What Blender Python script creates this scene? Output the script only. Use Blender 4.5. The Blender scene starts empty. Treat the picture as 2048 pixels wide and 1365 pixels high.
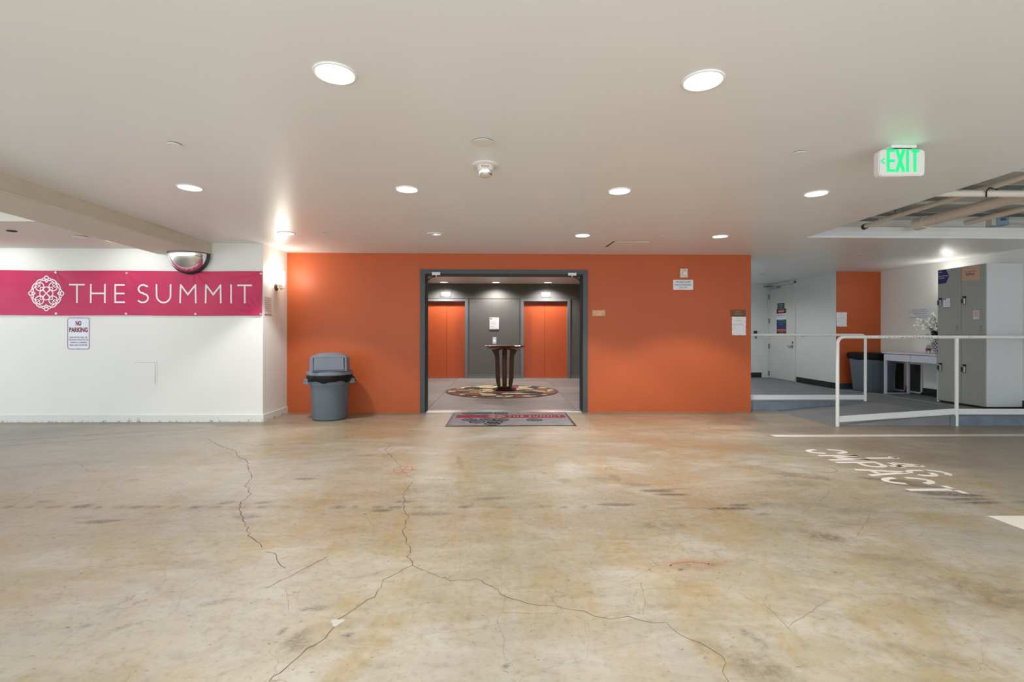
import bpy, bmesh, math, random
import numpy as np
from mathutils import Vector, Matrix, noise as mnoise
random.seed(7); np.random.seed(7)
PI = math.pi
SC = bpy.context.scene
COL = SC.collection

# ------------------------------------------------------------------ camera
cd = bpy.data.cameras.new('camera'); cam = bpy.data.objects.new('camera', cd); COL.objects.link(cam)
cam.location = (0, 0, 1.235)
cam.rotation_mode = 'QUATERNION'
_yaw = math.radians(1.286)
cam.rotation_quaternion = (Matrix.Rotation(-_yaw, 3, 'Z') @ Matrix.Rotation(PI/2, 3, 'X') @ Matrix.Rotation(math.radians(0.0874), 3, 'Z')).to_quaternion()
cd.sensor_width = 36; cd.lens = 978.5/2048*36; cd.shift_y = -13.64/2048; cd.clip_start = .05
SC.camera = cam
# ------------------------------------------------------------------ world, exposure
W = bpy.data.worlds.new('world'); SC.world = W; W.use_nodes = True
bg = W.node_tree.nodes['Background']; bg.inputs[0].default_value = (0.86, 0.935, 1.0, 1); bg.inputs[1].default_value = 3.0
SC.view_settings.view_transform = 'Standard'; SC.view_settings.look = 'None'
SC.view_settings.gamma = 1; SC.view_settings.use_curve_mapping = False; SC.view_settings.exposure = 0.0
CAN_W, LOBBY_W, WASH_W, SCONCE_W = 98, 125, 18, 4

def lamp(kind, loc, power, color, parent=None, **k):
    l = bpy.data.lights.new('lamp', kind); l.energy = power; l.color = color
    for a, b in k.items(): setattr(l, a, b)
    o = bpy.data.objects.new('lamp', l); COL.objects.link(o); o.location = loc
    if parent: o.parent = parent; o.location = Vector(loc) - parent.location
    return o

# ------------------------------------------------------------------ materials
def s2l(c):
    return tuple((v/255/12.92 if v/255 <= .04045 else ((v/255+.055)/1.055)**2.4) for v in c) + (1,)
def mat(name, rgb, rough=.5, metal=0, spec=.5, emit=0, ecol=None, trans=0, noise=0, nscale=8, bump=0, bscale=60, alpha=1, coat=0):
    m = bpy.data.materials.new(name); m.use_nodes = True
    nt = m.node_tree; b = nt.nodes['Principled BSDF']
    b.inputs['Base Color'].default_value = s2l(rgb); b.inputs['Roughness'].default_value = rough
    b.inputs['Metallic'].default_value = metal; b.inputs['Specular IOR Level'].default_value = spec
    if coat: b.inputs['Coat Weight'].default_value = coat
    if trans: b.inputs['Transmission Weight'].default_value = trans
    if emit:
        b.inputs['Emission Color'].default_value = s2l(ecol or rgb); b.inputs['Emission Strength'].default_value = emit
    if noise or bump:
        tc = nt.nodes.new('ShaderNodeTexCoord')
    if noise:
        n = nt.nodes.new('ShaderNodeTexNoise'); n.inputs['Scale'].default_value = nscale; n.inputs['Detail'].default_value = 6
        nt.links.new(tc.outputs['Object'], n.inputs['Vector'])
        r = nt.nodes.new('ShaderNodeMapRange'); r.inputs[1].default_value = .3; r.inputs[2].default_value = .7
        r.inputs[3].default_value = 1-noise; r.inputs[4].default_value = 1+noise
        nt.links.new(n.outputs['Fac'], r.inputs[0])
        mx = nt.nodes.new('ShaderNodeVectorMath'); mx.operation = 'SCALE'; mx.inputs[0].default_value = s2l(rgb)[:3]
        nt.links.new(r.outputs[0], mx.inputs['Scale']); nt.links.new(mx.outputs[0], b.inputs['Base Color'])
    if bump:
        n2 = nt.nodes.new('ShaderNodeTexNoise'); n2.inputs['Scale'].default_value = bscale; n2.inputs['Detail'].default_value = 4
        nt.links.new(tc.outputs['Object'], n2.inputs['Vector'])
        bp = nt.nodes.new('ShaderNodeBump'); bp.inputs['Strength'].default_value = bump; bp.inputs['Distance'].default_value = .004
        nt.links.new(n2.outputs['Fac'], bp.inputs['Height']); nt.links.new(bp.outputs[0], b.inputs['Normal'])
    return m
M = dict(
    ceil=mat('ceiling_paint', (230, 230, 229), .34, noise=.012, nscale=1.2, bump=.05, bscale=9),
    white=mat('white_wall_paint', (230, 229, 223), .55, noise=.015, nscale=2, bump=.1, bscale=60),
    soffit=mat('soffit_paint', (218, 210, 200), .5, noise=.02, nscale=3),
    beam=mat('beam_paint', (205, 196, 178), .6, noise=.03, nscale=5, bump=.15, bscale=80),
    base_dirty=None,
    orange=mat('orange_wall_paint', (184, 88, 44), .46, spec=.35, noise=.03, nscale=1.5, bump=.08, bscale=70),
    frame=mat('charcoal_frame_paint', (58, 63, 65), .4, noise=.03),
    frame_dark=mat('black_rebate', (22, 24, 25), .5),
    alum=mat('brushed_aluminium', (190, 190, 188), .3, 1),
    steel=mat('polished_steel', (215, 213, 208), .3, 1),
    closer=mat('closer_aluminium', (196, 198, 204), .4, .4),
    lobbyw=mat('lobby_grey_wall', (98, 95, 90), .55, noise=.02),
    lobbytrim=mat('lobby_grey_trim', (112, 114, 115), .3),
    lobbyceil=mat('lobby_ceiling', (222, 212, 198), .4),
    lobbytile=mat('lobby_floor_tile', (138, 127, 119), .5, noise=.08, nscale=2.5),
    lobbytile2=mat('lobby_floor_tile_dark', (129, 119, 112), .5, noise=.08, nscale=2.5),
    eldoor=mat('elevator_door_orange', (196, 88, 46), .38, noise=.02),
    plastic_grey=mat('grey_bin_plastic', (86, 96, 104), .42, noise=.05, nscale=6, bump=.1, bscale=120),
    plastic_lid=mat('grey_lid_plastic', (112, 119, 130), .38, noise=.04),
    plastic_handle=mat('blue_grey_handle', (100, 122, 135), .45),
    plastic_dark=mat('dark_grey_plastic', (84, 90, 96), .45),
    bag=mat('black_bin_liner', (10, 10, 11), .45, spec=.25, bump=.4, bscale=25),
    banner=None,
    ink_white=mat('white_print', (232, 226, 230), .5),
    black=mat('black_plastic', (14, 14, 15), .35),
    blackink=mat('black_ink', (35, 33, 36), .6),
    greyink=mat('grey_ink', (150, 150, 156), .6),
    greyinkl=mat('light_grey_ink', (178, 178, 184), .6),
    redink=mat('maroon_ink', (120, 22, 34), .5),
    redpaint=mat('red_spray_paint', (172, 104, 78), .6),
    signwhite=mat('sign_white', (222, 226, 236), .4),
    paper=mat('paper_white', (226, 227, 232), .6),
    pinkpaper=mat('pale_pink_paper', (214, 200, 196), .6),
    mirror=mat('mirror_chrome', (235, 235, 238), .03, 1),
    wood=mat('dark_brown_wood', (76, 46, 26), .5, spec=.25, noise=.2, nscale=9),
    woodtop=mat('table_top_wood', (84, 46, 26), .2, noise=.2, nscale=6),
    woodblack=mat('black_lacquer', (18, 13, 12), .2),
    brass=mat('bronze_brass_plaque', (172, 128, 84), .35, .3),
    bronze=mat('dark_bronze_plaque', (104, 64, 20), .4, .2),
    brassink=mat('pale_letter', (226, 206, 176), .5),
    bronzeink=mat('bronze_letter', (160, 140, 110), .5),
    device=mat('beige_device', (214, 204, 186), .4),
    railw=mat('white_rail_enamel', (226, 226, 222), .35, noise=.03, nscale=14),
    chip=mat('paint_chip_dark', (42, 42, 46), .7),
    curb=mat('white_curb_bar', (222, 225, 226), .4),
    platform=mat('grey_painted_concrete', (112, 118, 122), .6, noise=.1, nscale=2.2, bump=.2, bscale=50),
    riser=mat('blue_grey_riser', (112, 124, 138), .6, noise=.16, nscale=6),
    rampm=mat('ramp_concrete', (126, 128, 130), .6, noise=.1, nscale=3, bump=.2, bscale=50),
    corrw=mat('corridor_white', (205, 206, 202), .5, noise=.02, nscale=3),
    doorw=mat('corridor_door_paint', (202, 200, 196), .4, noise=.03, nscale=4),
    rubber=mat('black_rubber_base', (26, 28, 31), .5),
    rubberblue=mat('blue_black_base', (44, 56, 70), .5),
    locker=mat('locker_grey', (150, 151, 144), .35, noise=.015),
    lockerside=mat('locker_side', (205, 208, 210), .35, noise=.015),
    deskm=mat('lilac_white_laminate', (196, 195, 206), .35),
    navy=mat('navy_sticker', (28, 22, 96), .4),
    peach=mat('peach_sticker', (196, 158, 134), .5),
    lockm=mat('metal_lock', (150, 152, 155), .3, .8),
    darkvoid=mat('dark_void', (12, 13, 13), .8),
    leaf=mat('leaf_green', (38, 62, 34), .5, noise=.2, nscale=30),
    petal=mat('white_petal', (236, 236, 228), .5),
    vase=mat('white_ceramic', (228, 228, 228), .3),
    vasein=mat('dark_lattice_gap', (60, 64, 70), .6),
    glass=mat('clear_glass', (235, 225, 225), .05, trans=.95),
    hose=mat('beige_cord', (140, 134, 122), .6),
    pipe=mat('beige_painted_pipe', (208, 196, 180), .45),
    pipew=mat('white_painted_pipe', (216, 210, 200), .45),
    slab=mat('grey_deck', (196, 196, 190), .7, noise=.08, nscale=5),
    strut=mat('grey_strut', (110, 112, 108), .5, .5),
    bluebox=mat('pale_blue_box', (150, 172, 198), .4),
    green=mat('exit_green', (0, 210, 120), .4, emit=.55, ecol=(10, 235, 135)),
    exitbody=mat('exit_housing', (222, 219, 214), .4),
    lampglow=mat('lamp_diffuser', (255, 255, 252), .5, emit=7),
    sconceglow=mat('sconce_glass', (255, 250, 240), .5, emit=9),
    danger_g=mat('teal_sticker', (14, 66, 66), .4),
    danger_b=mat('blue_sticker', (16, 40, 120), .4),
    danger_r=mat('red_sticker', (176, 34, 34), .4),
    matgrey=mat('mat_grey_pile', (132, 126, 126), .9, noise=.16, nscale=7, bump=.5, bscale=500),
    matdark=mat('mat_dark_print', (100, 96, 99), .9),
    matred=mat('mat_magenta_pile', (132, 12, 54), .9),
    matink=mat('mat_beige_print', (212, 170, 150), .9),
    crack=mat('crack_dark', (92, 80, 68), .9),
    crackl=mat('hairline_crack', (136, 118, 96), .9),
    chipw=mat('white_patch', (176, 170, 160), .8),
    linepaint=mat('white_floor_paint', (216, 206, 194), .6, noise=.06, nscale=20),
    stencil=mat('white_stencil_paint', (224, 216, 204), .6, noise=.05, nscale=20),
    brown=mat('bin_brown', (90, 60, 40), .5),
    redbottle=mat('dark_red_label', (120, 60, 56), .5),
)
def nodes(m): return m.node_tree.nodes, m.node_tree.links
# pink banner vinyl: magenta base drifting to salmon
def banner_mat():
    m = mat('banner_vinyl', (205, 50, 102), .45, spec=.3); N, L = nodes(m); b = N['Principled BSDF']
    tc = N.new('ShaderNodeTexCoord'); n = N.new('ShaderNodeTexNoise'); n.inputs['Scale'].default_value = 1.1; n.inputs['Detail'].default_value = 2
    L.new(tc.outputs['Object'], n.inputs['Vector'])
    r = N.new('ShaderNodeValToRGB'); r.color_ramp.elements[0].position = .3; r.color_ramp.elements[0].color = s2l((184, 24, 82))
    r.color_ramp.elements[1].position = .72; r.color_ramp.elements[1].color = s2l((202, 56, 96))
    L.new(n.outputs['Fac'], r.inputs[0]); L.new(r.outputs[0], b.inputs['Base Color']); return m
M['banner'] = banner_mat()
def dirty_base():
    m = mat('dirty_white_base', (222, 222, 216), .6); N, L = nodes(m); b = N['Principled BSDF']
    tc = N.new('ShaderNodeTexCoord'); n = N.new('ShaderNodeTexNoise'); n.inputs['Scale'].default_value = 14; n.inputs['Detail'].default_value = 8; n.inputs['Roughness'].default_value = .7
    L.new(tc.outputs['Object'], n.inputs['Vector'])
    sp = N.new('ShaderNodeSeparateXYZ'); L.new(tc.outputs['Object'], sp.inputs[0])
    mr = N.new('ShaderNodeMapRange'); mr.inputs[1].default_value = 0; mr.inputs[2].default_value = .04; mr.inputs[3].default_value = .13; mr.inputs[4].default_value = 0
    L.new(sp.outputs[2], mr.inputs[0])
    ad = N.new('ShaderNodeMath'); ad.operation = 'ADD'; L.new(n.outputs['Fac'], ad.inputs[0]); L.new(mr.outputs[0], ad.inputs[1])
    r = N.new('ShaderNodeValToRGB'); r.color_ramp.elements[0].position = .6; r.color_ramp.elements[0].color = s2l((222, 222, 216))
    r.color_ramp.elements[1].position = .78; r.color_ramp.elements[1].color = s2l((92, 92, 84))
    L.new(ad.outputs[0], r.inputs[0]); L.new(r.outputs[0], b.inputs['Base Color']); return m
M['base_dirty'] = dirty_base()
def rug_mat():
    m = mat('abstract_rug', (180, 150, 110), .95); N, L = nodes(m); b = N['Principled BSDF']
    tc = N.new('ShaderNodeTexCoord'); mp = N.new('ShaderNodeMapping'); mp.inputs['Scale'].default_value = (1.3, 2.0, 1)
    n0 = N.new('ShaderNodeTexNoise'); n0.inputs['Scale'].default_value = 1.3; n0.inputs['Detail'].default_value = 1.5
    L.new(tc.outputs['Object'], n0.inputs['Vector'])
    mxv = N.new('ShaderNodeMix'); mxv.data_type = 'VECTOR'; mxv.inputs['Factor'].default_value = .45
    L.new(tc.outputs['Object'], mxv.inputs['A']); L.new(n0.outputs['Color'], mxv.inputs['B'])
    L.new(mxv.outputs['Result'], mp.inputs['Vector'])
    v = N.new('ShaderNodeTexVoronoi'); v.inputs['Scale'].default_value = 5; L.new(mp.outputs[0], v.inputs['Vector'])
    hs = N.new('ShaderNodeSeparateColor'); L.new(v.outputs['Color'], hs.inputs[0])
    r = N.new('ShaderNodeValToRGB'); r.color_ramp.interpolation = 'CONSTANT'
    cols = [(0, (70, 52, 40)), (.18, (206, 184, 142)), (.42, (150, 116, 78)), (.58, (150, 60, 52)), (.72, (222, 204, 164)), (.88, (46, 40, 40))]
    r.color_ramp.elements[0].color = s2l(cols[0][1]); r.color_ramp.elements[1].position = cols[1][0]; r.color_ramp.elements[1].color = s2l(cols[1][1])
    for p, c in cols[2:]:
        e = r.color_ramp.elements.new(p); e.color = s2l(c)
    L.new(hs.outputs[0], r.inputs[0])
    v2 = N.new('ShaderNodeTexVoronoi'); v2.feature = 'DISTANCE_TO_EDGE'; v2.inputs['Scale'].default_value = 5; L.new(mp.outputs[0], v2.inputs['Vector'])
    lt = N.new('ShaderNodeMath'); lt.operation = 'LESS_THAN'; lt.inputs[1].default_value = .035; L.new(v2.outputs['Distance'], lt.inputs[0])
    mx = N.new('ShaderNodeMix'); mx.data_type = 'RGBA'; L.new(lt.outputs[0], mx.inputs['Factor']); L.new(r.outputs[0], mx.inputs['A']); mx.inputs['B'].default_value = s2l((62, 46, 38))
    L.new(mx.outputs['Result'], b.inputs['Base Color']); return m
M['rug'] = rug_mat(); M['rugedge'] = mat('rug_brown_edge', (112, 82, 58), .95)

def floor_mat():
    m = mat('worn_concrete', (190, 175, 150), .4); N, L = nodes(m); b = N['Principled BSDF']
    tc = N.new('ShaderNodeTexCoord')
    def noise(scale, detail=6, rough=.6, mp=None, dist=0):
        n = N.new('ShaderNodeTexNoise'); n.inputs['Scale'].default_value = scale; n.inputs['Detail'].default_value = detail
        n.inputs['Roughness'].default_value = rough; n.inputs['Distortion'].default_value = dist
        if mp:
            k = N.new('ShaderNodeMapping'); k.inputs['Rotation'].default_value = (0, 0, mp[0]); k.inputs['Scale'].default_value = mp[1]; k.inputs['Location'].default_value = mp[2]
            L.new(tc.outputs['Object'], k.inputs['Vector']); L.new(k.outputs[0], n.inputs['Vector'])
        else: L.new(tc.outputs['Object'], n.inputs['Vector'])
        return n.outputs['Fac']
    def ramp(src, pts):
        r = N.new('ShaderNodeValToRGB')
        for i, (p, c) in enumerate(pts):
            e = r.color_ramp.elements[i] if i < 2 else r.color_ramp.elements.new(p)
            e.position = p; e.color = c if len(c) == 4 else s2l(c)
        L.new(src, r.inputs[0]); return r.outputs[0]
    def mix(f, a, bb, mode='MIX'):
        x = N.new('ShaderNodeMix'); x.data_type = 'RGBA'; x.blend_type = mode
        if isinstance(f, (int, float)): x.inputs['Factor'].default_value = f
        else: L.new(f, x.inputs['Factor'])
        for s, v in (('A', a), ('B', bb)):
            if isinstance(v, tuple): x.inputs[s].default_value = v
            else: L.new(v, x.inputs[s])
        return x.outputs['Result']
    def math_(op, a, bb, clamp=False):
        x = N.new('ShaderNodeMath'); x.operation = op; x.use_clamp = clamp
        for i, v in enumerate((a, bb)):
            if isinstance(v, (int, float)): x.inputs[i].default_value = v
            else: L.new(v, x.inputs[i])
        return x.outputs[0]
    att = N.new('ShaderNodeAttribute'); att.attribute_name = 'stain_and_light'
    sep = N.new('ShaderNodeSeparateColor'); L.new(att.outputs['Color'], sep.inputs[0])
    tire, oil, grey = sep.outputs[0], sep.outputs[1], sep.outputs[2]
    att2 = N.new('ShaderNodeAttribute'); att2.attribute_name = 'tint'
    sep2 = N.new('ShaderNodeSeparateColor'); L.new(att2.outputs['Color'], sep2.inputs[0])
    rust, dull = sep2.outputs[0], sep2.outputs[1]
    n1 = noise(1.1, 8, .62, mp=(.5, (.8, 1.5, 1), (3, 1, 0)), dist=.6)
    c = ramp(n1, [(.32, (166, 157, 137)), (.5, (158, 147, 125)), (.68, (180, 173, 160))])
    n2 = noise(1.7, 7, .65, mp=(-.6, (1.9, .7, 1), (9, 4, 0)), dist=.8)
    f2 = ramp(n2, [(.46, (0, 0, 0, 1)), (.66, (1, 1, 1, 1))])
    c = mix(math_('MULTIPLY', f2, .7), c, s2l((160, 136, 90)))
    n3 = noise(2.7, 9, .76, mp=(.35, (.6, 1.5, 1), (0, 7, 0)), dist=.5)
    f3 = ramp(n3, [(.5, (0, 0, 0, 1)), (.7, (1, 1, 1, 1))])
    c = mix(math_('MULTIPLY', f3, .55), c, s2l((188, 183, 174)))
    c = mix(math_('MULTIPLY', grey, .85), c, s2l((168, 165, 159)))
    c = mix(math_('MULTIPLY', rust, .7), c, s2l((162, 118, 76)))
    c = mix(math_('MULTIPLY', dull, .75), c, s2l((122, 108, 92)))
    n4 = noise(26, 8, .72)
    c = mix(.9, c, ramp(n4, [(.28, (.66, .64, .60, 1)), (.48, (.95, .95, .94, 1)), (.75, (1, 1, 1, 1))]), 'MULTIPLY')
    c = mix(1.0, c, ramp(noise(8, 7, .7, mp=(.3, (.7, 1.3, 1), (4, 0, 0)), dist=.7), [(.3, (.82, .81, .79, 1)), (.5, (.98, .98, .98, 1)), (.7, (1, 1, 1, 1))]), 'MULTIPLY')
    n5 = noise(6.5, 10, .75, dist=1.2)
    c = mix(math_('MULTIPLY', ramp(n5, [(.58, (0, 0, 0, 1)), (.72, (1, 1, 1, 1))]), .6), c, s2l((156, 130, 90)))
    # hairline craquelure
    v = N.new('ShaderNodeTexVoronoi'); v.feature = 'DISTANCE_TO_EDGE'; v.inputs['Scale'].default_value = 3.2
    k = N.new('ShaderNodeMix'); k.data_type = 'VECTOR'; k.inputs['Factor'].default_value = .12
    nn = N.new('ShaderNodeTexNoise'); nn.inputs['Scale'].default_value = 5; nn.inputs['Detail'].default_value = 6
    L.new(tc.outputs['Object'], nn.inputs['Vector']); L.new(tc.outputs['Object'], k.inputs['A']); L.new(nn.outputs['Color'], k.inputs['B']); L.new(k.outputs['Result'], v.inputs['Vector'])
    line = math_('LESS_THAN', v.outputs['Distance'], .004)
    msk = ramp(noise(1.3, 2, .5, mp=(0, (1, 1, 1), (5, 5, 0))), [(.42, (0, 0, 0, 1)), (.58, (1, 1, 1, 1))])
    c = mix(math_('MULTIPLY', math_('MULTIPLY', line, msk), .5), c, s2l((120, 100, 76)))
    # specks
    sp = ramp(noise(34, 3, .6, mp=(.2, (.6, 1.3, 1), (2, 2, 0))), [(.675, (0, 0, 0, 1)), (.70, (1, 1, 1, 1))])
    c = mix(math_('MULTIPLY', sp, .75), c, s2l((92, 80, 66)))
    # directional faint scratches
    sc = ramp(noise(5, 5, .7, mp=(.62, (.35, 9, 1), (0, 0, 0))), [(.62, (0, 0, 0, 1)), (.76, (1, 1, 1, 1))])
    c = mix(math_('MULTIPLY', sc, .35), c, s2l((140, 122, 100)))
    ng = noise(60, 4, .8, mp=(0, (.5, 1.6, 1), (0, 0, 0)))
    tf = math_('MULTIPLY', tire, ramp(ng, [(.4, (.15, .15, .15, 1)), (.58, (1, 1, 1, 1))]), True)
    of = math_('MULTIPLY', oil, ramp(noise(16, 8, .75), [(.4, (.1, .1, .1, 1)), (.62, (1, 1, 1, 1))]), True)
    c = mix(of, c, s2l((104, 82, 52)))
    c = mix(tf, c, s2l((58, 54, 48)))
    L.new(c, b.inputs['Base Color'])
    rr = ramp(n3, [(.3, (.30, .30, .30, 1)), (.7, (.44, .44, .44, 1))])
    L.new(rr, b.inputs['Roughness'])
    b.inputs['Specular IOR Level'].default_value = .55
    bp = N.new('ShaderNodeBump'); bp.inputs['Strength'].default_value = .12; bp.inputs['Distance'].default_value = .004
    L.new(n4, bp.inputs['Height']); L.new(bp.outputs[0], b.inputs['Normal'])
    return m
M['floor'] = floor_mat()

# ------------------------------------------------------------------ mesh helpers
def box(bm, x0, y0, z0, x1, y1, z1, bev=0, seg=2):
    r = bmesh.ops.create_cube(bm, size=1)
    for v in r['verts']:
        v.co = Vector(((x0+x1)/2+v.co.x*(x1-x0), (y0+y1)/2+v.co.y*(y1-y0), (z0+z1)/2+v.co.z*(z1-z0)))
    if bev:
        es = {e for v in r['verts'] for e in v.link_edges}
        bmesh.ops.bevel(bm, geom=list(es), offset=bev, segments=seg, affect='EDGES', profile=.5)
def prism(bm, poly, z0, z1, axis='z'):
    """extruded polygon; axis z: poly in xy; axis y: poly in xz between y0,y1; axis x: poly in yz"""
    def P(a, b, c): return {'z': (a, b, c), 'y': (a, c, b), 'x': (c, a, b)}[axis]
    lo = [bm.verts.new(P(a, b, z0)) for a, b in poly]; hi = [bm.verts.new(P(a, b, z1)) for a, b in poly]
    fs = [bm.faces.new(lo), bm.faces.new(hi)]
    n = len(poly)
    for i in range(n): fs.append(bm.faces.new((lo[i], lo[(i+1) % n], hi[(i+1) % n], hi[i])))
    bmesh.ops.recalc_face_normals(bm, faces=fs)
def lathe(bm, prof, c, seg=32, axis='z', cap=True, fn=None):
    rings = []
    for r, h in prof:
        ring = []
        for i in range(seg):
            a = 2*PI*i/seg; rr = r*(fn(a, h) if fn else 1)
            u, w = rr*math.cos(a), rr*math.sin(a)
            p = {'z': (u, w, h), 'y': (u, h, w), 'x': (h, u, w)}[axis]
            ring.append(bm.verts.new(Vector(c)+Vector(p)))
        rings.append(ring)
    fs = []
    for a, b in zip(rings, rings[1:]):
        for i in range(seg): fs.append(bm.faces.new((a[i], a[(i+1) % seg], b[(i+1) % seg], b[i])))
    if cap: fs += [bm.faces.new(rings[0]), bm.faces.new(rings[-1])]
    bmesh.ops.recalc_face_normals(bm, faces=fs)
def tube(bm, pts, r, seg=10, cap=True):
    pts = [Vector(p) for p in pts]; rings = []; up = None
    for i, p in enumerate(pts):
        t = (pts[min(i+1, len(pts)-1)]-pts[max(i-1, 0)]).normalized()
        if up is None: up = Vector((0, 0, 1)) if abs(t.z) < .9 else Vector((0, 1, 0))
        s = t.cross(up).normalized(); up = s.cross(t).normalized()
        rr = r[i] if isinstance(r, (list, tuple)) else r
        rings.append([bm.verts.new(p+(s*math.cos(2*PI*k/seg)+up*math.sin(2*PI*k/seg))*rr) for k in range(seg)])
    fs = []
    for a, b in zip(rings, rings[1:]):
        for k in range(seg): fs.append(bm.faces.new((a[k], a[(k+1) % seg], b[(k+1) % seg], b[k])))
    if cap: fs += [bm.faces.new(rings[0]), bm.faces.new(rings[-1])]
    bmesh.ops.recalc_face_normals(bm, faces=fs)
def ribbon(bm, pts, w, fn, closed=False, h=None):
    """flat stroke of width w along 2D pts; fn maps (u,v) to a 3D point"""
    n = len(pts); L_, R_ = [], []
    for i in range(n):
        a = pts[(i-1) % n] if closed or i else pts[i]; b = pts[(i+1) % n] if closed or i < n-1 else pts[i]
        dx, dy = b[0]-a[0], b[1]-a[1]; l = math.hypot(dx, dy) or 1; nx, ny = -dy/l, dx/l
        k = 1.0
        if 0 < i < n-1 or closed:
            p = pts[i]; e = (p[0]-a[0], p[1]-a[1]); le = math.hypot(*e) or 1
            cosh = abs((e[0]*dx+e[1]*dy)/(le*l)); k = min(1/max(cosh, .45), 1.8)
        ww = (w[i] if isinstance(w, (list, tuple)) else w)/2*k
        L_.append(bm.verts.new(fn(pts[i][0]+nx*ww, pts[i][1]+ny*ww))); R_.append(bm.verts.new(fn(pts[i][0]-nx*ww, pts[i][1]-ny*ww)))
    for i in range(n if closed else n-1):
        j = (i+1) % n; bm.faces.new((L_[i], R_[i], R_[j], L_[j]))
def arc(cx, cy, r, a0, a1, n=14, ry=None):
    ry = ry or r
    return [(cx+r*math.cos(math.radians(a0+(a1-a0)*i/n)), cy+ry*math.sin(math.radians(a0+(a1-a0)*i/n))) for i in range(n+1)]
def obj(name, bm, m, parent=None, smooth=False, label=None, kind=None):
    me = bpy.data.meshes.new(name); bm.to_mesh(me); bm.free(); me.materials.append(m)
    if smooth:
        me.polygons.foreach_set('use_smooth', [True]*len(me.polygons))
        try: me.set_sharp_from_angle(angle=math.radians(38))
        except Exception: pass
    o = bpy.data.objects.new(name, me); COL.objects.link(o)
    if parent:
        w = Vector((0, 0, 0)); p = parent
        while p: w += p.location; p = p.parent
        me.transform(Matrix.Translation(-w)); o.parent = parent
    if label: o['label'] = label
    if kind: o['kind'] = kind
    return o
def B(): return bmesh.new()
def bxo(name, d, m, parent=None, bev=0, **k):
    bm = B(); box(bm, *d, bev=bev); return obj(name, bm, m, parent, **k)
def thing(name, loc, label, cat, group=None):
    o = bpy.data.objects.new(name, None); COL.objects.link(o); o.location = loc; o.empty_display_size = .1
    o['label'] = label; o['category'] = cat
    if group: o['group'] = group
    return o
def struct(name, bm, m, **k):
    return obj(name, bm, m, kind='structure', **k)
def dup(root, loc, label):
    r = root.copy(); COL.objects.link(r); r.location = loc; r['label'] = label
    for ch in list(root.children):
        c = ch.copy(); COL.objects.link(c); c.parent = r
        for g in list(ch.children):
            d = g.copy(); COL.objects.link(d); d.parent = c
    return r
ROT = {'-y': (PI/2, 0, 0), '+x': (PI/2, 0, PI/2), '-x': (PI/2, 0, -PI/2), 'up': (0, 0, 0)}
def text(s, loc, size, facing, m, parent, name='lettering', width=None, align='CENTER', bold=0, ext=.0006, rot=None, spacing=1, height=None):
    cu = bpy.data.curves.new('t', 'FONT'); cu.body = s; cu.size = size; cu.align_x = align; cu.align_y = 'CENTER'
    cu.extrude = ext; cu.offset = bold; cu.space_character = spacing; cu.resolution_u = 3
    t = bpy.data.objects.new('t', cu); COL.objects.link(t)
    dg = bpy.context.evaluated_depsgraph_get(); dg.update()
    me = bpy.data.meshes.new_from_object(t.evaluated_get(dg)); bpy.data.objects.remove(t); bpy.data.curves.remove(cu)
    xs = [v.co.x for v in me.vertices]; ys = [v.co.y for v in me.vertices]
    sx = width/(max(xs)-min(xs)) if width else 1; sy = height/(max(ys)-min(ys)) if height else 1
    cy = (max(ys)+min(ys))/2
    me.transform(Matrix.Translation((0, -cy, 0))); me.transform(Matrix.Diagonal((sx, sy, 1, 1)))
    from mathutils import Euler
    me.transform(Matrix.Translation(loc) @ Euler(rot or ROT[facing]).to_matrix().to_4x4())
    me.name = name; me.materials.clear(); me.materials.append(m)
    o = bpy.data.objects.new(name, me); COL.objects.link(o)
    if parent:
        w = Vector((0, 0, 0)); p = parent
        while p: w += p.location; p = p.parent
        me.transform(Matrix.Translation(-w)); o.parent = parent
    return o

ZC, YW, YL, XL, XR = 2.505, 7.725, 6.95, -3.344, 3.99
PZ = .145
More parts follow.
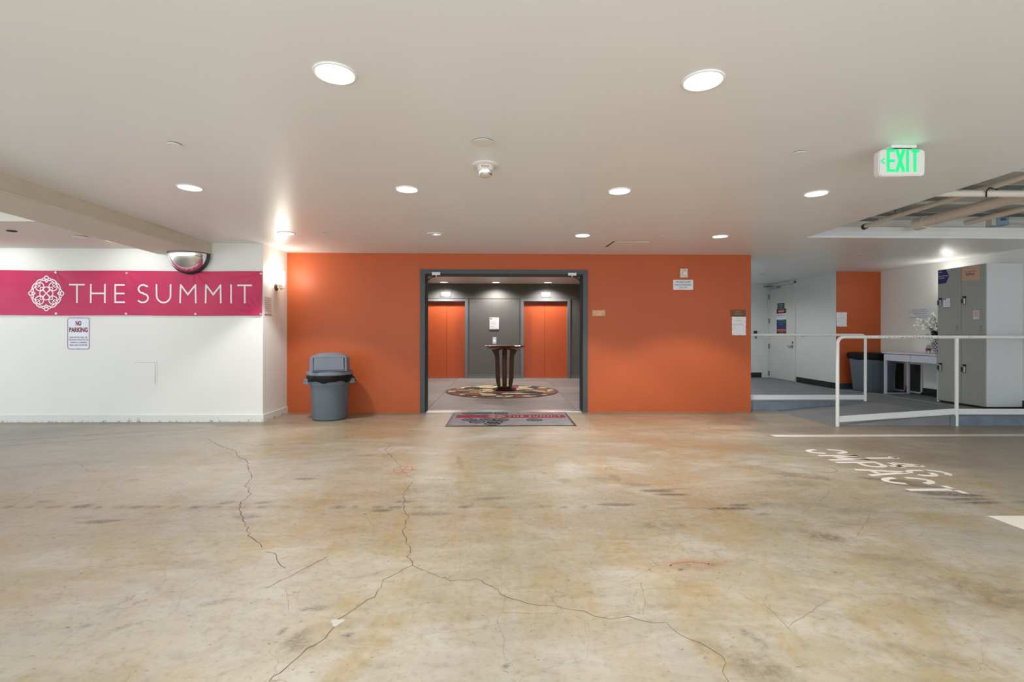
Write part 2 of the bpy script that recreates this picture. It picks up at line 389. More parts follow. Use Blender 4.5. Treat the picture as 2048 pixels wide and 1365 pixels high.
# ================================================================== STRUCTURE
# ---- garage floor with painted attributes for stains and left-side light
def build_floor():
    xs = np.concatenate([np.linspace(-11, -4.6, 60, endpoint=False), np.arange(-4.6, 4.8, .022), np.linspace(4.8, 9, 60)])
    ys = np.concatenate([np.linspace(-1.8, 1.4, 30, endpoint=False), np.arange(1.4, 4.6, .022), np.linspace(4.6, 7.86, 110)])
    nx, ny = len(xs), len(ys); X, Y = np.meshgrid(xs, ys)
    co = np.stack([X, Y, np.zeros_like(X)], -1).reshape(-1, 3)
    i = np.arange(nx-1); j = np.arange(ny-1); I, J = np.meshgrid(i, j); a = (J*nx+I).ravel()
    faces = np.stack([a, a+1, a+nx+1, a+nx], -1)
    me = bpy.data.meshes.new('floor'); me.vertices.add(len(co)); me.vertices.foreach_set('co', co.ravel())
    me.loops.add(faces.size); me.loops.foreach_set('vertex_index', faces.ravel())
    me.polygons.add(len(faces)); me.polygons.foreach_set('loop_start', np.arange(0, faces.size, 4)); me.update(calc_edges=True)
    T = np.zeros_like(X); O = T.copy(); G = T.copy(); R = T.copy(); D = T.copy()
    def wob(ph): return .12*np.sin(X*7+ph)+.1*np.sin(Y*9+ph*2)+.08*np.sin((X+Y)*17+ph)
    def blob(A, x, y, rx, ry, s, rot=0, soft=1.0, ph=0):
        c, q = math.cos(rot), math.sin(rot); u = ((X-x)*c+(Y-y)*q)/rx; v = (-(X-x)*q+(Y-y)*c)/ry
        d = np.sqrt(u*u+v*v)+wob(ph)*(rx > .12)
        np.maximum(A, s*np.clip((1.22-d)/(.5*soft), 0, 1), out=A)
    # row of small dark spots along the old joint
    for k, (x, y) in enumerate([(-3.5, 3.56), (-3.35, 3.55), (-3.18, 3.55), (-2.99, 3.55), (-2.85, 3.54), (-2.71, 3.54), (-2.59, 3.54), (-2.47, 3.54), (-2.32, 3.53), (-2.17, 3.53), (-2.02, 3.53), (-1.86, 3.52), (-1.7, 3.52), (-1.53, 3.52), (-1.36, 3.52), (-1.16, 3.51), (-1.04, 3.51), (-.88, 3.51), (-.75, 3.5), (-.56, 3.5), (-.42, 3.5), (-.26, 3.5), (0, 3.49), (.3, 3.49), (.45, 3.48), (.6, 3.49)]):
        blob(O if k % 3 else T, x, y, .028+.012*(k % 4), .03, .95 if k < 10 else .75)
    blob(T, -3.0, 3.58, .07, .022, .9, .25); blob(T, -3.35, 3.66, .05, .02, .8, .2)
    for x, y, rx, ry, s, r in [(.54, 4.11, .05, .07, .5, 0), (.84, 4.15, .12, .06, .4, 0), (.98, 4.18, .05, .10, .5, 0), (1.1, 4.0, .12, .05, .5, -.2),
                               (1.22, 3.83, .14, .035, 1, -.05), (1.3, 3.74, .16, .03, .95, 0), (1.35, 3.87, .14, .02, .6, .1), (.86, 3.53, .16, .028, .9, 0), (1.62, 3.43, .17, .022, .95, 0),
                               (1.72, 3.5, .07, .03, .9, .1), (1.8, 3.32, .05, .02, .7, 0), (1.35, 3.45, .2, .015, .5, 0), (3.3, 4.08, .22, .045, .75, -.35), (3.42, 3.93, .2, .04, .8, -.35), (3.38, 3.76, .22, .03, .9, -.1), (3.5, 3.70, .26, .045, 1, -.12),
                               (3.52, 3.6, .2, .03, 1, 0), (3.56, 3.52, .14, .028, 1, 0), (3.9, 3.53, .16, .018, .8, .05), (3.3, 3.62, .15, .02, .6, 0), (-2.62, 3.27, .13, .03, .8, .15), (-2.8, 3.34, .08, .018, .5, .0), (-1.66, 4.2, .09, .03, .8, 0), (-1.74, 3.62, .06, .025, .8, .3),
                               (-.52, 4.16, .12, .03, .55, 0), (-.5, 3.37, .16, .035, .6, 0), (-.83, 3.44, .07, .03, .9, 0), (-.72, 3.62, .09, .03, .7, 0), (-1.72, 3.34, .09, .05, .5, 0), (-.06, 3.68, .1, .035, .55, .1), (-2.0, 3.62, .06, .03, .7, .3),
                               (-.83, 2.0, .03, .07, .55, -.4), (-.8, 1.96, .03, .05, .5, -.4), (-1.3, 2.28, .08, .02, .45, .4), (-.62, 2.02, .025, .015, .9, .2), (-.83, 2.22, .07, .018, .7, .1), (-1.58, 2.1, .05, .014, .6, .5), (-1.75, 2.1, .03, .012, .6, .5),
                               (1.03, 1.98, .018, .07, .6, .5), (.95, 2.55, .015, .015, 1, 0), (1.75, 2.5, .03, .015, .7, 0), (-3.1, 4.2, .05, .03, .6, .3), (-2.6, 5.5, .1, .04, .5, 0), (-2.2, 5.6, .12, .03, .4, 0), (-3.45, 6.7, .35, .14, .55, 0),
                               (.02, 1.82, .012, .01, 1, 0), (-.9, 2.05, .01, .03, .8, 0), (.4, 4.6, .05, .02, .5, .3), (.1, 4.9, .05, .03, .6, 0), (-.1, 5.3, .04, .02, .5, .3)]:
        blob(T, x, y, rx, ry, s, r)
    for x, y, rx, ry, s, r in [(2.62, 4.22, .3, .1, .8, -.5), (2.3, 4.5, .25, .08, .4, -.3), (2.4, 4.0, .35, .09, .45, 0), (1.98, 2.94, .18, .10, .95, -.3), (1.85, 3.05, .2, .06, .5, -.3), (2.05, 3.5, .3, .08, .5, 0), (1.0, 3.14, .15, .06, .7, 0), (1.12, 3.12, .08, .06, .6, 0), (2.5, 3.35, .2, .06, .35, 0),
                               (.96, 1.78, .13, .08, .8, -.6), (.86, 1.9, .12, .05, .45, -.6), (2.28, 2.32, .3, .12, .6, -.3), (2.35, 2.2, .22, .08, .6, -.2), (2.2, 2.62, .3, .06, .4, -.4), (2.0, 2.22, .12, .05, .5, -.4), (-.4, 4.75, .03, .28, .7, .15), (-.5, 5.02, .06, .04, .6, 0), (1.07, 2.6, .14, .06, .5, .1), (1.6, 1.85, .2, .06, .4, -.4), (1.5, 2.1, .15, .03, .35, -.3),
                               (-.5, 3.9, .3, .12, .3, 0), (-1.35, 5.0, .1, .05, .55, 0), (-1.2, 4.5, .18, .09, .4, 0), (2.9, 3.0, .25, .05, .4, -.3), (-.15, 3.66, .1, .04, .7, 0)]:
        blob(O, x, y, rx, ry, s, r, 1.3)
    # cool light painted in as grey on the left plus some wear, rusty zone by the orange wall, grimy zone by the ramp
    blob(G, -6.5, 5.4, 3.4, 2.2, .9, .15, 1.2); blob(G, -2.3, 4.3, 1.4, .8, .4, .2, 1.2); blob(G, -1.5, 2.2, 1.0, .5, .5, .2, 1.4); blob(G, -2.6, 3.2, 1.2, .6, .35, .2, 1.4); blob(G, 3.0, 2.9, .6, .25, .35, 0, 1); blob(G, .2, 1.8, .5, .4, .35)
    for x, y, rx, ry, s, r in [(1.8, 6.9, 2.2, .7, .5, -.05), (1.9, 5.6, 1.2, .3, .45, -.5), (2.2, 4.6, .9, .12, .35, -.8), (-1.8, 6.3, 1.2, .6, .35, 0), (.4, 5.3, 1.2, .5, .22, 0), (-2.9, 2.9, .9, .22, .18, .5), (-2.3, 2.3, .8, .16, .15, .6), (-3.2, 6.2, .6, .3, .3, .2), (1.7, 3.9, .9, .4, .25, 0), (-.4, 3.2, 1, .3, .25, 0), (1.07, 2.6, .3, .08, .3, 0)]:
        blob(R, x, y, rx, ry, s, r, 1.5)
    for x, y, rx, ry, s, r in [(4.5, 4.7, .7, .45, .8, -.5), (4.3, 5.3, 1.2, .5, .55, -.2), (5.4, 4.9, 1.6, .8, .75, 0), (6.2, 5.8, 2, .7, .8, 0), (4.4, 6.25, 1.6, .28, .75, 0), (3.4, 7.0, .7, .4, .45, .3), (2.2, 7.62, 2.5, .12, .8, 0), (-2, 7.62, 1.6, .12, .75, 0), (0, 7.7, 1.5, .1, .6, 0), (-5.6, 6.86, 3.5, .12, .7, 0), (-4.9, 6.1, 1.6, .06, .5, .38), (-5.3, 5.55, 1.9, .05, .55, .42), (-6.5, 6.2, 2, .3, .35, .2), (-4.1, 4.75, .7, .1, .35, .35), (2.9, 5.2, .5, .3, .25, 0), (-2.5, 6.95, .6, .4, .35, 0)]:
        blob(D, x, y, rx, ry, s, r, 1.4)
    for nm, ch in (('stain_and_light', (T, O, G)), ('tint', (R, D, T*0))):
        at = me.attributes.new(nm, 'FLOAT_COLOR', 'POINT')
        v = np.ones((len(co), 4), dtype=np.float32)
        for q in range(3): v[:, q] = ch[q].ravel()
        at.data.foreach_set('color', v.ravel())
    me.materials.append(M['floor'])
    o = bpy.data.objects.new('floor', me); COL.objects.link(o); o['kind'] = 'structure'
    return o
FLOOR = build_floor()
bm = B(); box(bm, -11, -1.8, -.2, 9, 7.85, -.004); obj('subfloor', bm, M['platform'], FLOOR)

# raised grey walkway and ramp at the right
bm = B(); prism(bm, [(XR, 7.86), (6.1, 7.86), (6.1, 6.5), (7.7, 6.5), (7.7, 12.4), (XR, 12.4)], 0, PZ); plat = struct('floor', bm, M['platform'])
bm = B(); prism(bm, [(XR, 7.85), (6.05, 7.85), (6.05, 7.86), (XR, 7.86)], 0.001, PZ-.01)
box(bm, 6.085, 6.487, .001, 7.66, 6.5, PZ-.012); obj('riser', bm, M['riser'], plat, label='blue-grey painted riser face')
bm = B()
vs = [bm.verts.new(p) for p in [(4.47, 6.5, .002), (6.1, 6.5, .002), (6.1, 6.5, PZ), (4.47, 7.85, .002), (6.1, 7.85, .002), (6.1, 7.85, PZ)]]
for f in ((0, 1, 2), (3, 5, 4), (0, 2, 5, 3), (1, 4, 5, 2), (0, 3, 4, 1)): bm.faces.new([vs[i] for i in f])
bmesh.ops.recalc_face_normals(bm, faces=bm.faces[:]); obj('ramp', bm, M['rampm'], plat, label='shallow grey concrete ramp between the rails')

# walls
bm = B(); box(bm, -11, YL, 0, XL, 7.86, 2.75); wl = struct('wall_left', bm, M['white'])
bm = B(); prism(bm, [(XL-.01, 0), (-1.26, 0), (-1.26, 2.245), (1.362, 2.245), (1.362, 0), (XR, 0), (XR, 2.62), (XL-.01, 2.62)], YW, YW+.14, 'y')
wb = struct('wall_back', bm, M['orange'])
bm = B(); box(bm, XR-.12, YW+.14, 0, XR, 12.4, 2.62); struct('wall_corridor_left', bm, M['corrw'])
bm = B(); box(bm, XR-.12, 12.3, 0, 6.9, 12.42, 2.62); struct('wall_corridor_end', bm, M['corrw'])
bm = B(); prism(bm, [(6.738, 9.70), (6.738, 9.84), (6.80, 11.13), (6.80, 12.3), (7.0, 12.3), (7.0, 9.7)], PZ, 2.62); struct('wall_corridor_right', bm, M['corrw'])
bm = B(); box(bm, 6.742, 9.69, PZ, 7.75, 9.84, 2.62); struct('wall_alcove', bm, M['orange'])
bm = B(); box(bm, 7.65, -1.8, 0, 7.8, 9.8, 3.05); struct('wall_right', bm, M['white'])
# ceilings
bm = B()
hx, hy, hh = -.835, 6.235, .072
for (x0, y0, x1, y1) in [(-4.0, -1.8, XR-.005, hy-hh), (-4.06, hy-hh, hx-hh, hy+hh), (hx+hh, hy-hh, XR-.005, hy+hh), (-4.06, hy+hh, XR-.005, 7.73)]:
    box(bm, x0, y0, ZC, x1, y1, ZC+.12)
box(bm, XR-.005, 6.33, ZC, 7.66, 7.73, ZC+.1); box(bm, XR-.12, 7.73, ZC, 7.66, 12.4, ZC+.1)
ceil = struct('ceiling', bm, M['ceil'])
# left beam, soffit, shadow recess, high slabs
bm = B(); 
vsb = [bm.verts.new((x, y, z)) for z in (2.349, 2.62) for x, y in [(-3.70, -2), (-4.055, 6.95), (-4.80, 6.95), (-3.98, -2)]]
for i in (4,): vsb[i].co.x = -3.72
for f in ((0, 1, 2, 3), (7, 6, 5, 4), (0, 4, 5, 1), (1, 5, 6, 2), (2, 6, 7, 3), (3, 7, 4, 0)): bm.faces.new([vsb[i] for i in f])
bmesh.ops.recalc_face_normals(bm, faces=bm.faces[:]); bt = struct('trim_1', bm, M['beam'])
bm = B()
for k, (p, q) in enumerate([((-3.694, -2), (-4.049, 6.95))]):
    tube(bm, [(p[0], p[1], 2.357), (q[0], q[1], 2.357)], .006, 6)
obj('corner_bead', bm, M['soffit'], bt)
bm = B(); prism(bm, [(-11, 4.97), (-4.50, 4.97), (-4.66, 5.97), (-11, 5.97)], 2.3495, 3.0); struct('ceiling', bm, M['soffit'])
bm = B(); box(bm, -11, 5.97, 2.422, -4.62, 6.95, 3.0); struct('ceiling', bm, M['soffit'])
bm = B(); box(bm, -11, -1.8, 2.95, -3.9, 4.97, 3.05); box(bm, XR-.01, -1.8, 2.95, 7.7, 6.8, 3.05); struct('ceiling', bm, M['slab'])
# fascia of the opening on the right
bm = B(); box(bm, XR-.01, 6.30, 2.5045, 7.65, 6.34, 2.538); fa = struct('trim_2', bm, M['ceil'])
bxo('fascia_band', (XR-.01, 6.335, 2.538, 7.65, 6.40, 2.60), M['soffit'], fa)
bxo('fascia_ledge', (XR-.01, 6.36, 2.60, 7.65, 6.60, 2.66), M['white'], fa)
bxo('upper_wall', (XR-.01, 6.72, 2.60, 7.65, 6.8, 2.96), M['white'], fa)
bxo('side_face', (XR-.02, -1.8, 2.51, XR-.004, 6.33, 2.95), M['slab'], fa)
# baseboards
def poly_box(name, pts, z0, z1, m, **k):
    b_ = B(); prism(b_, pts, z0, z1); return struct(name, b_, m, **k)
poly_box('baseboard_left', [(-11, YL-.022), (XL+.02, YL-.022), (XL+.02, YW-.002), (XL-.002, YW-.002), (XL-.002, YL), (-11, YL)], .0005, .097, M['base_dirty'])
poly_box('baseboard_corridor_end', [(XR, 12.285), (6.62, 12.285), (6.62, 12.3), (XR, 12.3)], PZ, PZ+.125, M['rubber'])
poly_box('baseboard_corridor_right', [(6.726, 9.70), (6.726, 9.84), (6.786, 11.1), (6.80, 11.1), (6.75, 9.70)], PZ, PZ+.12, M['rubber'])
poly_box('baseboard_alcove', [(6.745, 9.676), (7.65, 9.676), (7.65, 9.69), (6.745, 9.69)], PZ, PZ+.11, M['rubberblue'])
poly_box('baseboard_right', [(7.636, 6.5), (7.65, 6.5), (7.65, 9.68), (7.636, 9.68)], PZ, PZ+.13, M['rubber'])

# ---- lobby shell
LY, LZ = 13.709, 2.647
bm = B(); prism(bm, [(-3.0, YW+.14), (3.0, YW+.14), (3.0, 14), (-3.0, 14)], -.1, -.006); lf = struct('floor', bm, M['lobbytile2'])
tw = 1.22
for ix in range(-2, 3):
    for iy in range(5):
        x0 = ix*tw+.02-.6*(iy % 2 == 9); y0 = YW+.14+iy*tw
        if x0 > 2.7: continue
        bxo('floor_tile', (x0+.003, y0+.003, -.006, min(x0+tw-.003, 2.7), min(y0+tw-.003, LY), .0), M['lobbytile' if (ix+iy) % 2 else 'lobbytile2'], lf)
bm = B(); box(bm, -2.72, YW+.14, LZ, 2.82, 14, LZ+.1); lc = struct('ceiling', bm, M['lobbyceil'])
bm = B(); box(bm, -2.72, YW+.14, 0, -2.6, 14, LZ); struct('wall_lobby_left', bm, M['lobbyw'])
bm = B(); box(bm, 2.7, YW+.14, 0, 2.82, 14, LZ); struct('wall_lobby_right', bm, M['lobbyw'])
bm = B(); prism(bm, [(-2.6, 0), (-2.1, 0), (-2.1, 2.165), (-.985, 2.165), (-.985, 0), (.62, 0), (.62, 2.17), (1.885, 2.17), (1.885, 0), (2.7, 0), (2.7, LZ), (-2.6, LZ)], LY, LY+.25, 'y')
lw = struct('wall_lobby_back', bm, M['lobbyw'])
bm = B(); box(bm, -2.6, LY-.012, 2.232, 2.7, LY, LZ); obj('upper_panel', bm, M['lobbyw'], lw)
bm = B(); box(bm, -2.6, YW+.14, 2.24, 2.7, YW+.20, LZ); struct('wall_lobby_front', bm, M['orange'])
def bb(name, x0, x1):
    b_ = B(); box(b_, x0, LY-.016, 0, x1, LY, .088); o = struct(name, b_, M['lobbytrim'])
    bxo('cap_strip', (x0, LY-.02, .088, x1, LY, .104), M['lobbytrim'], o)
bb('baseboard_lobby_middle', -.925, .56); bb('baseboard_lobby_right', 1.965, 2.7)

# elevator doors
def elevator(name, x0, x1, xs, ztop):
    b_ = B(); d = .12
    prism(b_, [(x0-.0, 0), (x0, ztop), (x1, ztop), (x1, 0), (x1+.08, 0), (x1+.08, ztop+.065), (x0-.08, ztop+.065), (x0-.08, 0)], LY-.03, LY+.005, 'y')
    box(b_, x0-.03, LY, 0, x0, LY+d, ztop); box(b_, x1, LY, 0, x1+.03, LY+d, ztop); box(b_, x0, LY, ztop, x1, LY+d, ztop+.03)
    fr = struct(name, b_, M['lobbytrim'])
    for a, c in ((x0, xs-.002), (xs+.002, x1)):
        bxo('door_panel', (a, LY+d-.03, .008, c, LY+d, ztop), M['eldoor'], fr, bev=.002)
    bxo('door_sill', (x0, LY-.005, 0, x1, LY+d, .008), M['alum'], fr)
    bxo('shaft_back', (x0-.02, LY+d, 0, x1+.02, LY+d+.02, ztop+.02), M['darkvoid'], fr)
    return fr
elevator('door_1', -2.06, -1.008, -1.525, 2.155); elevator('door_2', .636, 1.866, 1.235, 2.162)
# double-doorway frame
fx0, fx1, fz = -1.268, 1.369, 2.252
bm = B(); prism(bm, [(fx0, 0), (fx0, fz), (fx1, fz), (fx1, 0), (fx1-.075, 0), (fx1-.075, fz-.07), (fx0+.075, fz-.07), (fx0+.075, 0)], YW-.022, YW+.03, 'y')
fr = struct('door_3', bm, M['frame'])
bm = B(); prism(bm, [(fx0+.05, 0), (fx0+.05, fz-.03), (fx1-.05, fz-.03), (fx1-.05, 0), (fx1-.092, 0), (fx1-.092, fz-.088), (fx0+.092, fz-.088), (fx0+.092, 0)], YW+.03, YW+.2, 'y')
obj('door_stop', bm, M['frame_dark'], fr, label='black inner rebate of the frame')
bxo('threshold', (fx0+.09, YW-.03, .0, fx1-.09, YW+.17, .014), M['steel'], fr, bev=.004, label='shiny metal threshold strip')
for sx, zz in ((-1, 1.6), (-1, .9), (-1, .2)):
    bxo('hinge', (fx0+.076, YW-.026, zz, fx0+.084, YW-.02, zz+.1), M['frame_dark'], fr)
for nm, cx, sgn in (('closerL', -1.015, -1), ('closerR', 1.119, 1)):
    c = thing('door_closer', (cx, YW-.03, 2.156), 'silver door closer with folded arm at the %s end of the lobby doorway head' % ('left' if sgn < 0 else 'right'), 'door closer', 'door closers on the lobby doorway')
    bxo('body', (cx-.066, YW-.065, 2.157, cx+.066, YW-.02, 2.204), M['closer'], c, bev=.005)
    bm = B(); lathe(bm, [(.011, 2.14), (.011, 2.158)], (cx, YW-.042, 0), 12); obj('spindle', bm, M['closer'], c)
    bm = B(); tube(bm, [(cx, YW-.04, 2.147), (cx+sgn*.09, YW-.02, 2.118), (cx+sgn*.135, YW+.03, 2.09)], .008, 6); tube(bm, [(cx, YW-.04, 2.147), (cx-sgn*.05, YW+.04, 2.15)], .006, 6)
    obj('arm', bm, M['black'], c)

# white corridor door
dx = 6.80
bm = B()
for (y0, y1) in ((11.13, 11.17), (12.24, 12.30)): box(bm, dx-.03, y0, PZ, dx+.01, y1, 2.47)
box(bm, dx-.03, 11.13, 2.43, dx+.01, 12.3, 2.475)
df = struct('door_4', bm, M['corrw'])
leaf = bxo('door_leaf', (dx-.018, 11.175, PZ+.008, dx+.01, 12.235, 2.425), M['doorw'], df, bev=.003)
for z in (2.13, 1.52, .88, .20):
    bm = B(); lathe(bm, [(.013, z), (.013, z+.12)], (dx-.03, 12.24, 0), 10); box(bm, dx-.024, 12.19, z, dx-.018, 12.24, z+.12)
    obj('hinge', bm, M['lockm'], df)
bm = B(); lathe(bm, [(.034, 0), (.03, -.012)], (dx-.018, 11.24, .963), 16, 'x'); tube(bm, [(dx-.03, 11.24, .963), (dx-.065, 11.24, .963), (dx-.065, 11.37, .965)], .011, 8)
obj('door_handle', bm, M['lockm'], leaf, True, label='dark metal lever handle')
bm = B(); lathe(bm, [(.02, 0), (.02, -.012)], (dx-.018, 11.225, 1.05), 14, 'x'); obj('deadbolt', bm, M['black'], leaf, True)
bm = B(); box(bm, dx-.07, 11.84, 2.36, dx-.018, 12.14, 2.43, .006); cl = obj('door_closer', bm, M['bluebox'], leaf, label='blue-grey closer body')
bm = B(); tube(bm, [(dx-.05, 11.98, 2.435), (dx-.14, 12.25, 2.445), (dx-.03, 12.28, 2.455)], .009, 6); obj('closer_arm', bm, M['black'], df)
bm = B(); box(bm, dx-.05, 11.72, 2.37, dx-.018, 11.83, 2.42, .004); obj('closer_bracket', bm, M['lockm'], df)
def sticker(name, y0, y1, z0, z1, m, lines, label, cat='sign', ink='ink_white', group='stickers on the corridor door', x=None):
    xx = x or dx-.018
    t = thing(name, (xx, (y0+y1)/2, z0), label, cat, group)
    bxo('sheet', (xx-.003, y0, z0, xx-.0005, y1, z1), m, t)
    for (s, zc, h, w, mk) in lines: text(s, (xx-.0036, (y0+y1)/2, zc), .05, '-x', M[mk or ink], t, width=w, height=h)
    return t
sticker('hazard_sticker', 11.56, 11.86, 1.865, 2.0, M['danger_g'], [('AUTHORIZED', 1.965, .022, .2, 'bluebox'), ('PERSONNEL', 1.93, .022, .2, 'bluebox'), ('ONLY', 1.893, .022, .1, 'bluebox')], 'dark teal notice at the top of the stickers on the white corridor door')
t = sticker('danger_sign', 11.49, 11.885, 1.605, 1.86, M['signwhite'], [('HIGH VOLTAGE', 1.70, .028, .33, 'blackink'), ('KEEP OUT', 1.655, .012, .3, 'greyink')], 'white DANGER sign with red oval on black, second on the corridor door')
bxo('header', (dx-.0228, 11.49, 1.745, dx-.0212, 11.885, 1.86), M['black'], t)
bm = B(); lathe(bm, [(1, 0), (1, -.001)], (0, 0, 0), 28, 'x')
for v in bm.verts: v.co = Vector((dx-.0229+v.co.x, 11.6875+v.co.y*.155, 1.803+v.co.z*.042))
obj('red_oval', bm, M['danger_r'], t); text('DANGER', (dx-.0246, 11.6875, 1.803), .05, '-x', M['ink_white'], t, width=.23, height=.034)
t = sticker('safety_notice', 11.487, 11.887, 1.243, 1.595, M['danger_g'], [('NOTICE', 1.568, .018, .2, 'bluebox'), ('PROTECTION REQUIRED', 1.535, .014, .32, 'bluebox'), ('EAR', 1.48, .02, .14, 'bluebox'), ('NO SMOKING', 1.352, .03, .34, 'peach'), ('BEYOND THIS POINT', 1.318, .018, .3, 'peach'), ('AREA', 1.27, .02, .2, 'bluebox')], 'tall teal, blue and red notice above the lever of the white corridor door')
bxo('blue_band', (dx-.0214, 11.487, 1.392, dx-.0205, 11.887, 1.512), M['danger_b'], t); bxo('red_band', (dx-.0214, 11.487, 1.30, dx-.0205, 11.887, 1.372), M['danger_r'], t)

# ================================================================== CEILING FIXTURES
RINGP = [(.088, 0), (.088, -.005), (.094, -.009), (.101, -.007), (.103, 0)]
def can(x, y, z, label, k=1.0, cap=False, warm=(.98, .975, .97)):
    t = thing('recessed_downlight', (x, y, z), label, 'ceiling light', 'lit recessed downlights')
    bm = B(); lathe(bm, [(r*k, h) for r, h in RINGP], (x, y, z), 40, cap=False); obj('trim_ring', bm, M['ceil'], t, True)
    bm = B(); lathe(bm, [(.0, -.004), (.045*k, -.0045), (.088*k, -.003), (.088*k, -.0005)], (x, y, z), 40, cap=False); obj('diffuser', bm, M['lampglow'], t, True)
    return t
cans = {}
rows = {'front': 2.41, 'middle': 4.305, 'back': 6.24}
def spot(t, x, y, z, p, ang=108, bl=.3, r=.08, col=(.98, .975, .97)):
    l = lamp('SPOT', (x, y, z-.012), p, col, t, spot_size=math.radians(ang), spot_blend=bl, shadow_soft_size=r)
for (x, y, lb) in [(-.81, 2.40, 'large lit round downlight nearest the camera, left of the two'), (1.006, 2.42, 'large lit round downlight nearest the camera, right of the two'),
                   (-2.70, 4.305, 'lit downlight leftmost in the middle row, nearest the ceiling beam'), (-.825, 4.305, 'lit downlight in the middle row, just left of the fire alarm strobe'),
                   (1.046, 4.305, 'lit downlight in the middle row, second from the right'), (2.827, 4.33, 'lit downlight rightmost in the middle row, below left of the exit sign'),
                   (-2.705, 6.225, 'small lit downlight close above the wall sconce corner'), (1.043, 6.25, 'small lit downlight in the back row left of the ajar ceiling panel'), (2.828, 6.26, 'small lit downlight at the right end of the orange wall')]:
    t = can(x, y, ZC, lb); spot(t, x, y, ZC, CAN_W*(1.9 if y > 6 else 1), 104 if y > 6 else 110)
# the rest of the grid continues over and behind the camera (lamps of the same ceiling)
for y in (.5, -1.4):
    for x in (-2.7, -.83, 1.04, 2.83):
        t = can(x, y, ZC, 'unseen downlight, %s of the %s row of the grid' % ({-2.7: 'leftmost', -.83: 'second from the left', 1.04: 'third from the left', 2.83: 'rightmost'}[x], {.5: 'overhead', -1.4: 'first rear', -3.3: 'last rear'}[y])); spot(t, x, y, ZC, CAN_W)
# corridor lamps hidden behind the orange wall corner
for x, y, lb in ((4.45, 9.3, 'corridor downlight just behind the orange wall, nearer one'), (4.9, 11.3, 'corridor downlight before the end wall, behind the orange wall')):
    t = can(x, y, ZC, lb); spot(t, x, y, ZC, CAN_W*.9, 165, .5, .08, (.93, .97, 1))
# unlit can in the back row
t = thing('unlit_downlight', (hx, hy, ZC), 'unlit reflector downlight in the back row above the lobby doorway', 'ceiling light')
bm = B(); lathe(bm, [(.07, 0), (.07, -.004), (.104, -.006), (.106, 0)], (hx, hy, ZC), 36, cap=False); obj('trim_ring', bm, M['ceil'], t, True)
bm = B(); lathe(bm, [(.071, 0), (.062, .05), (.04, .09), (.0, .1)], (hx, hy, ZC), 28, cap=False, fn=lambda a, h: 1+.03*math.cos(9*a)); obj('reflector', bm, M['steel'], t, False)
# lobby downlights
for x, lb in ((-1.555, 'lobby downlight over the left elevator'), (-.139, 'lobby downlight between the two elevators'), (1.274, 'lobby downlight over the right elevator')):
    t = can(x, 13.31, LZ, lb+' at the back wall', 1.15); spot(t, x, 13.31, LZ-.02, LOBBY_W, 150, .6)
for x, y in ((-1.3, 9.3), (1.35, 9.3), (-1.3, 11.3), (1.35, 11.3)):
    t = can(x, y, LZ, 'lobby downlight hidden above the doorway head, %s %s' % ('nearer' if y < 10 else 'farther', 'left' if x < 0 else 'right')); spot(t, x, y, LZ, LOBBY_W*.9, 150, .6)
# concealed wall washers in the recess over the banner
for x, w in ((-6.85, 'above the left end of the banner logo'), (-5.02, 'above the gap between the words of the banner')):
    t = thing('wall_washer', (x, 6.27, 2.422), 'recessed wall-wash light hidden in the slot %s' % w, 'ceiling light', 'wall washers over the banner')
    bm = B(); lathe(bm, [(.05, 0), (.05, -.006), (.0, -.006)], (x, 6.27, 2.422), 20, cap=False); obj('diffuser', bm, M['lampglow'], t)
    l_ = lamp('SPOT', (x, 6.27, 2.41), WASH_W, (.95, .97, 1), t, spot_size=math.radians(120), spot_blend=.9, shadow_soft_size=.03); l_.rotation_euler = (math.radians(52), 0, 0)
# flat sprinkler / detector cover plates
def cover(x, y, r, label, z=ZC, name='sprinkler_cover', m='ceil'):
    t = thing(name, (x, y, z), label, 'cover plate', 'round cover plates on the ceiling')
    bm = B(); lathe(bm, [(r*.9, .0), (r*.9, -.004)], (x, y, z), 32); obj('shadow_gap', bm, M['chip'], t)
    bm = B(); lathe(bm, [(r*.97, -.004), (r, -.006), (r*.98, -.009), (0.001, -.0105)], (x, y, z), 32, cap=False); obj('plate', bm, M[m], t, True)
cover(-.121, 3.233, .071, 'beige round cap on the ceiling just before the fire alarm strobe', name='ceiling_cap', m='exitbody')
cover(-2.185, 3.322, .042, 'small white round sprinkler plate above the left part of the ceiling')
cover(2.076, 3.361, .042, 'small white round sprinkler plate left of the exit sign')
cover(-2.235, 6.226, .035, 'tiny white sprinkler plate beside the sconce-corner downlight')
cover(2.066, 6.221, .035, 'tiny white sprinkler plate between the two right back-row downlights')
cover(5.597, 7.551, .035, 'small dark-edged sprinkler plate over the ramp')
cover(5.50, 10.175, .06, 'small dark sprinkler plate in front of the corridor door')
cover(-4.847+.02, 5.72, .07, 'thin grey ring plate on the low soffit, nearer the mirror', 2.349)
cover(-5.30, 5.42, .045, 'small dark plate on the low soffit left of the thin ring plate', 2.349, m='chip')
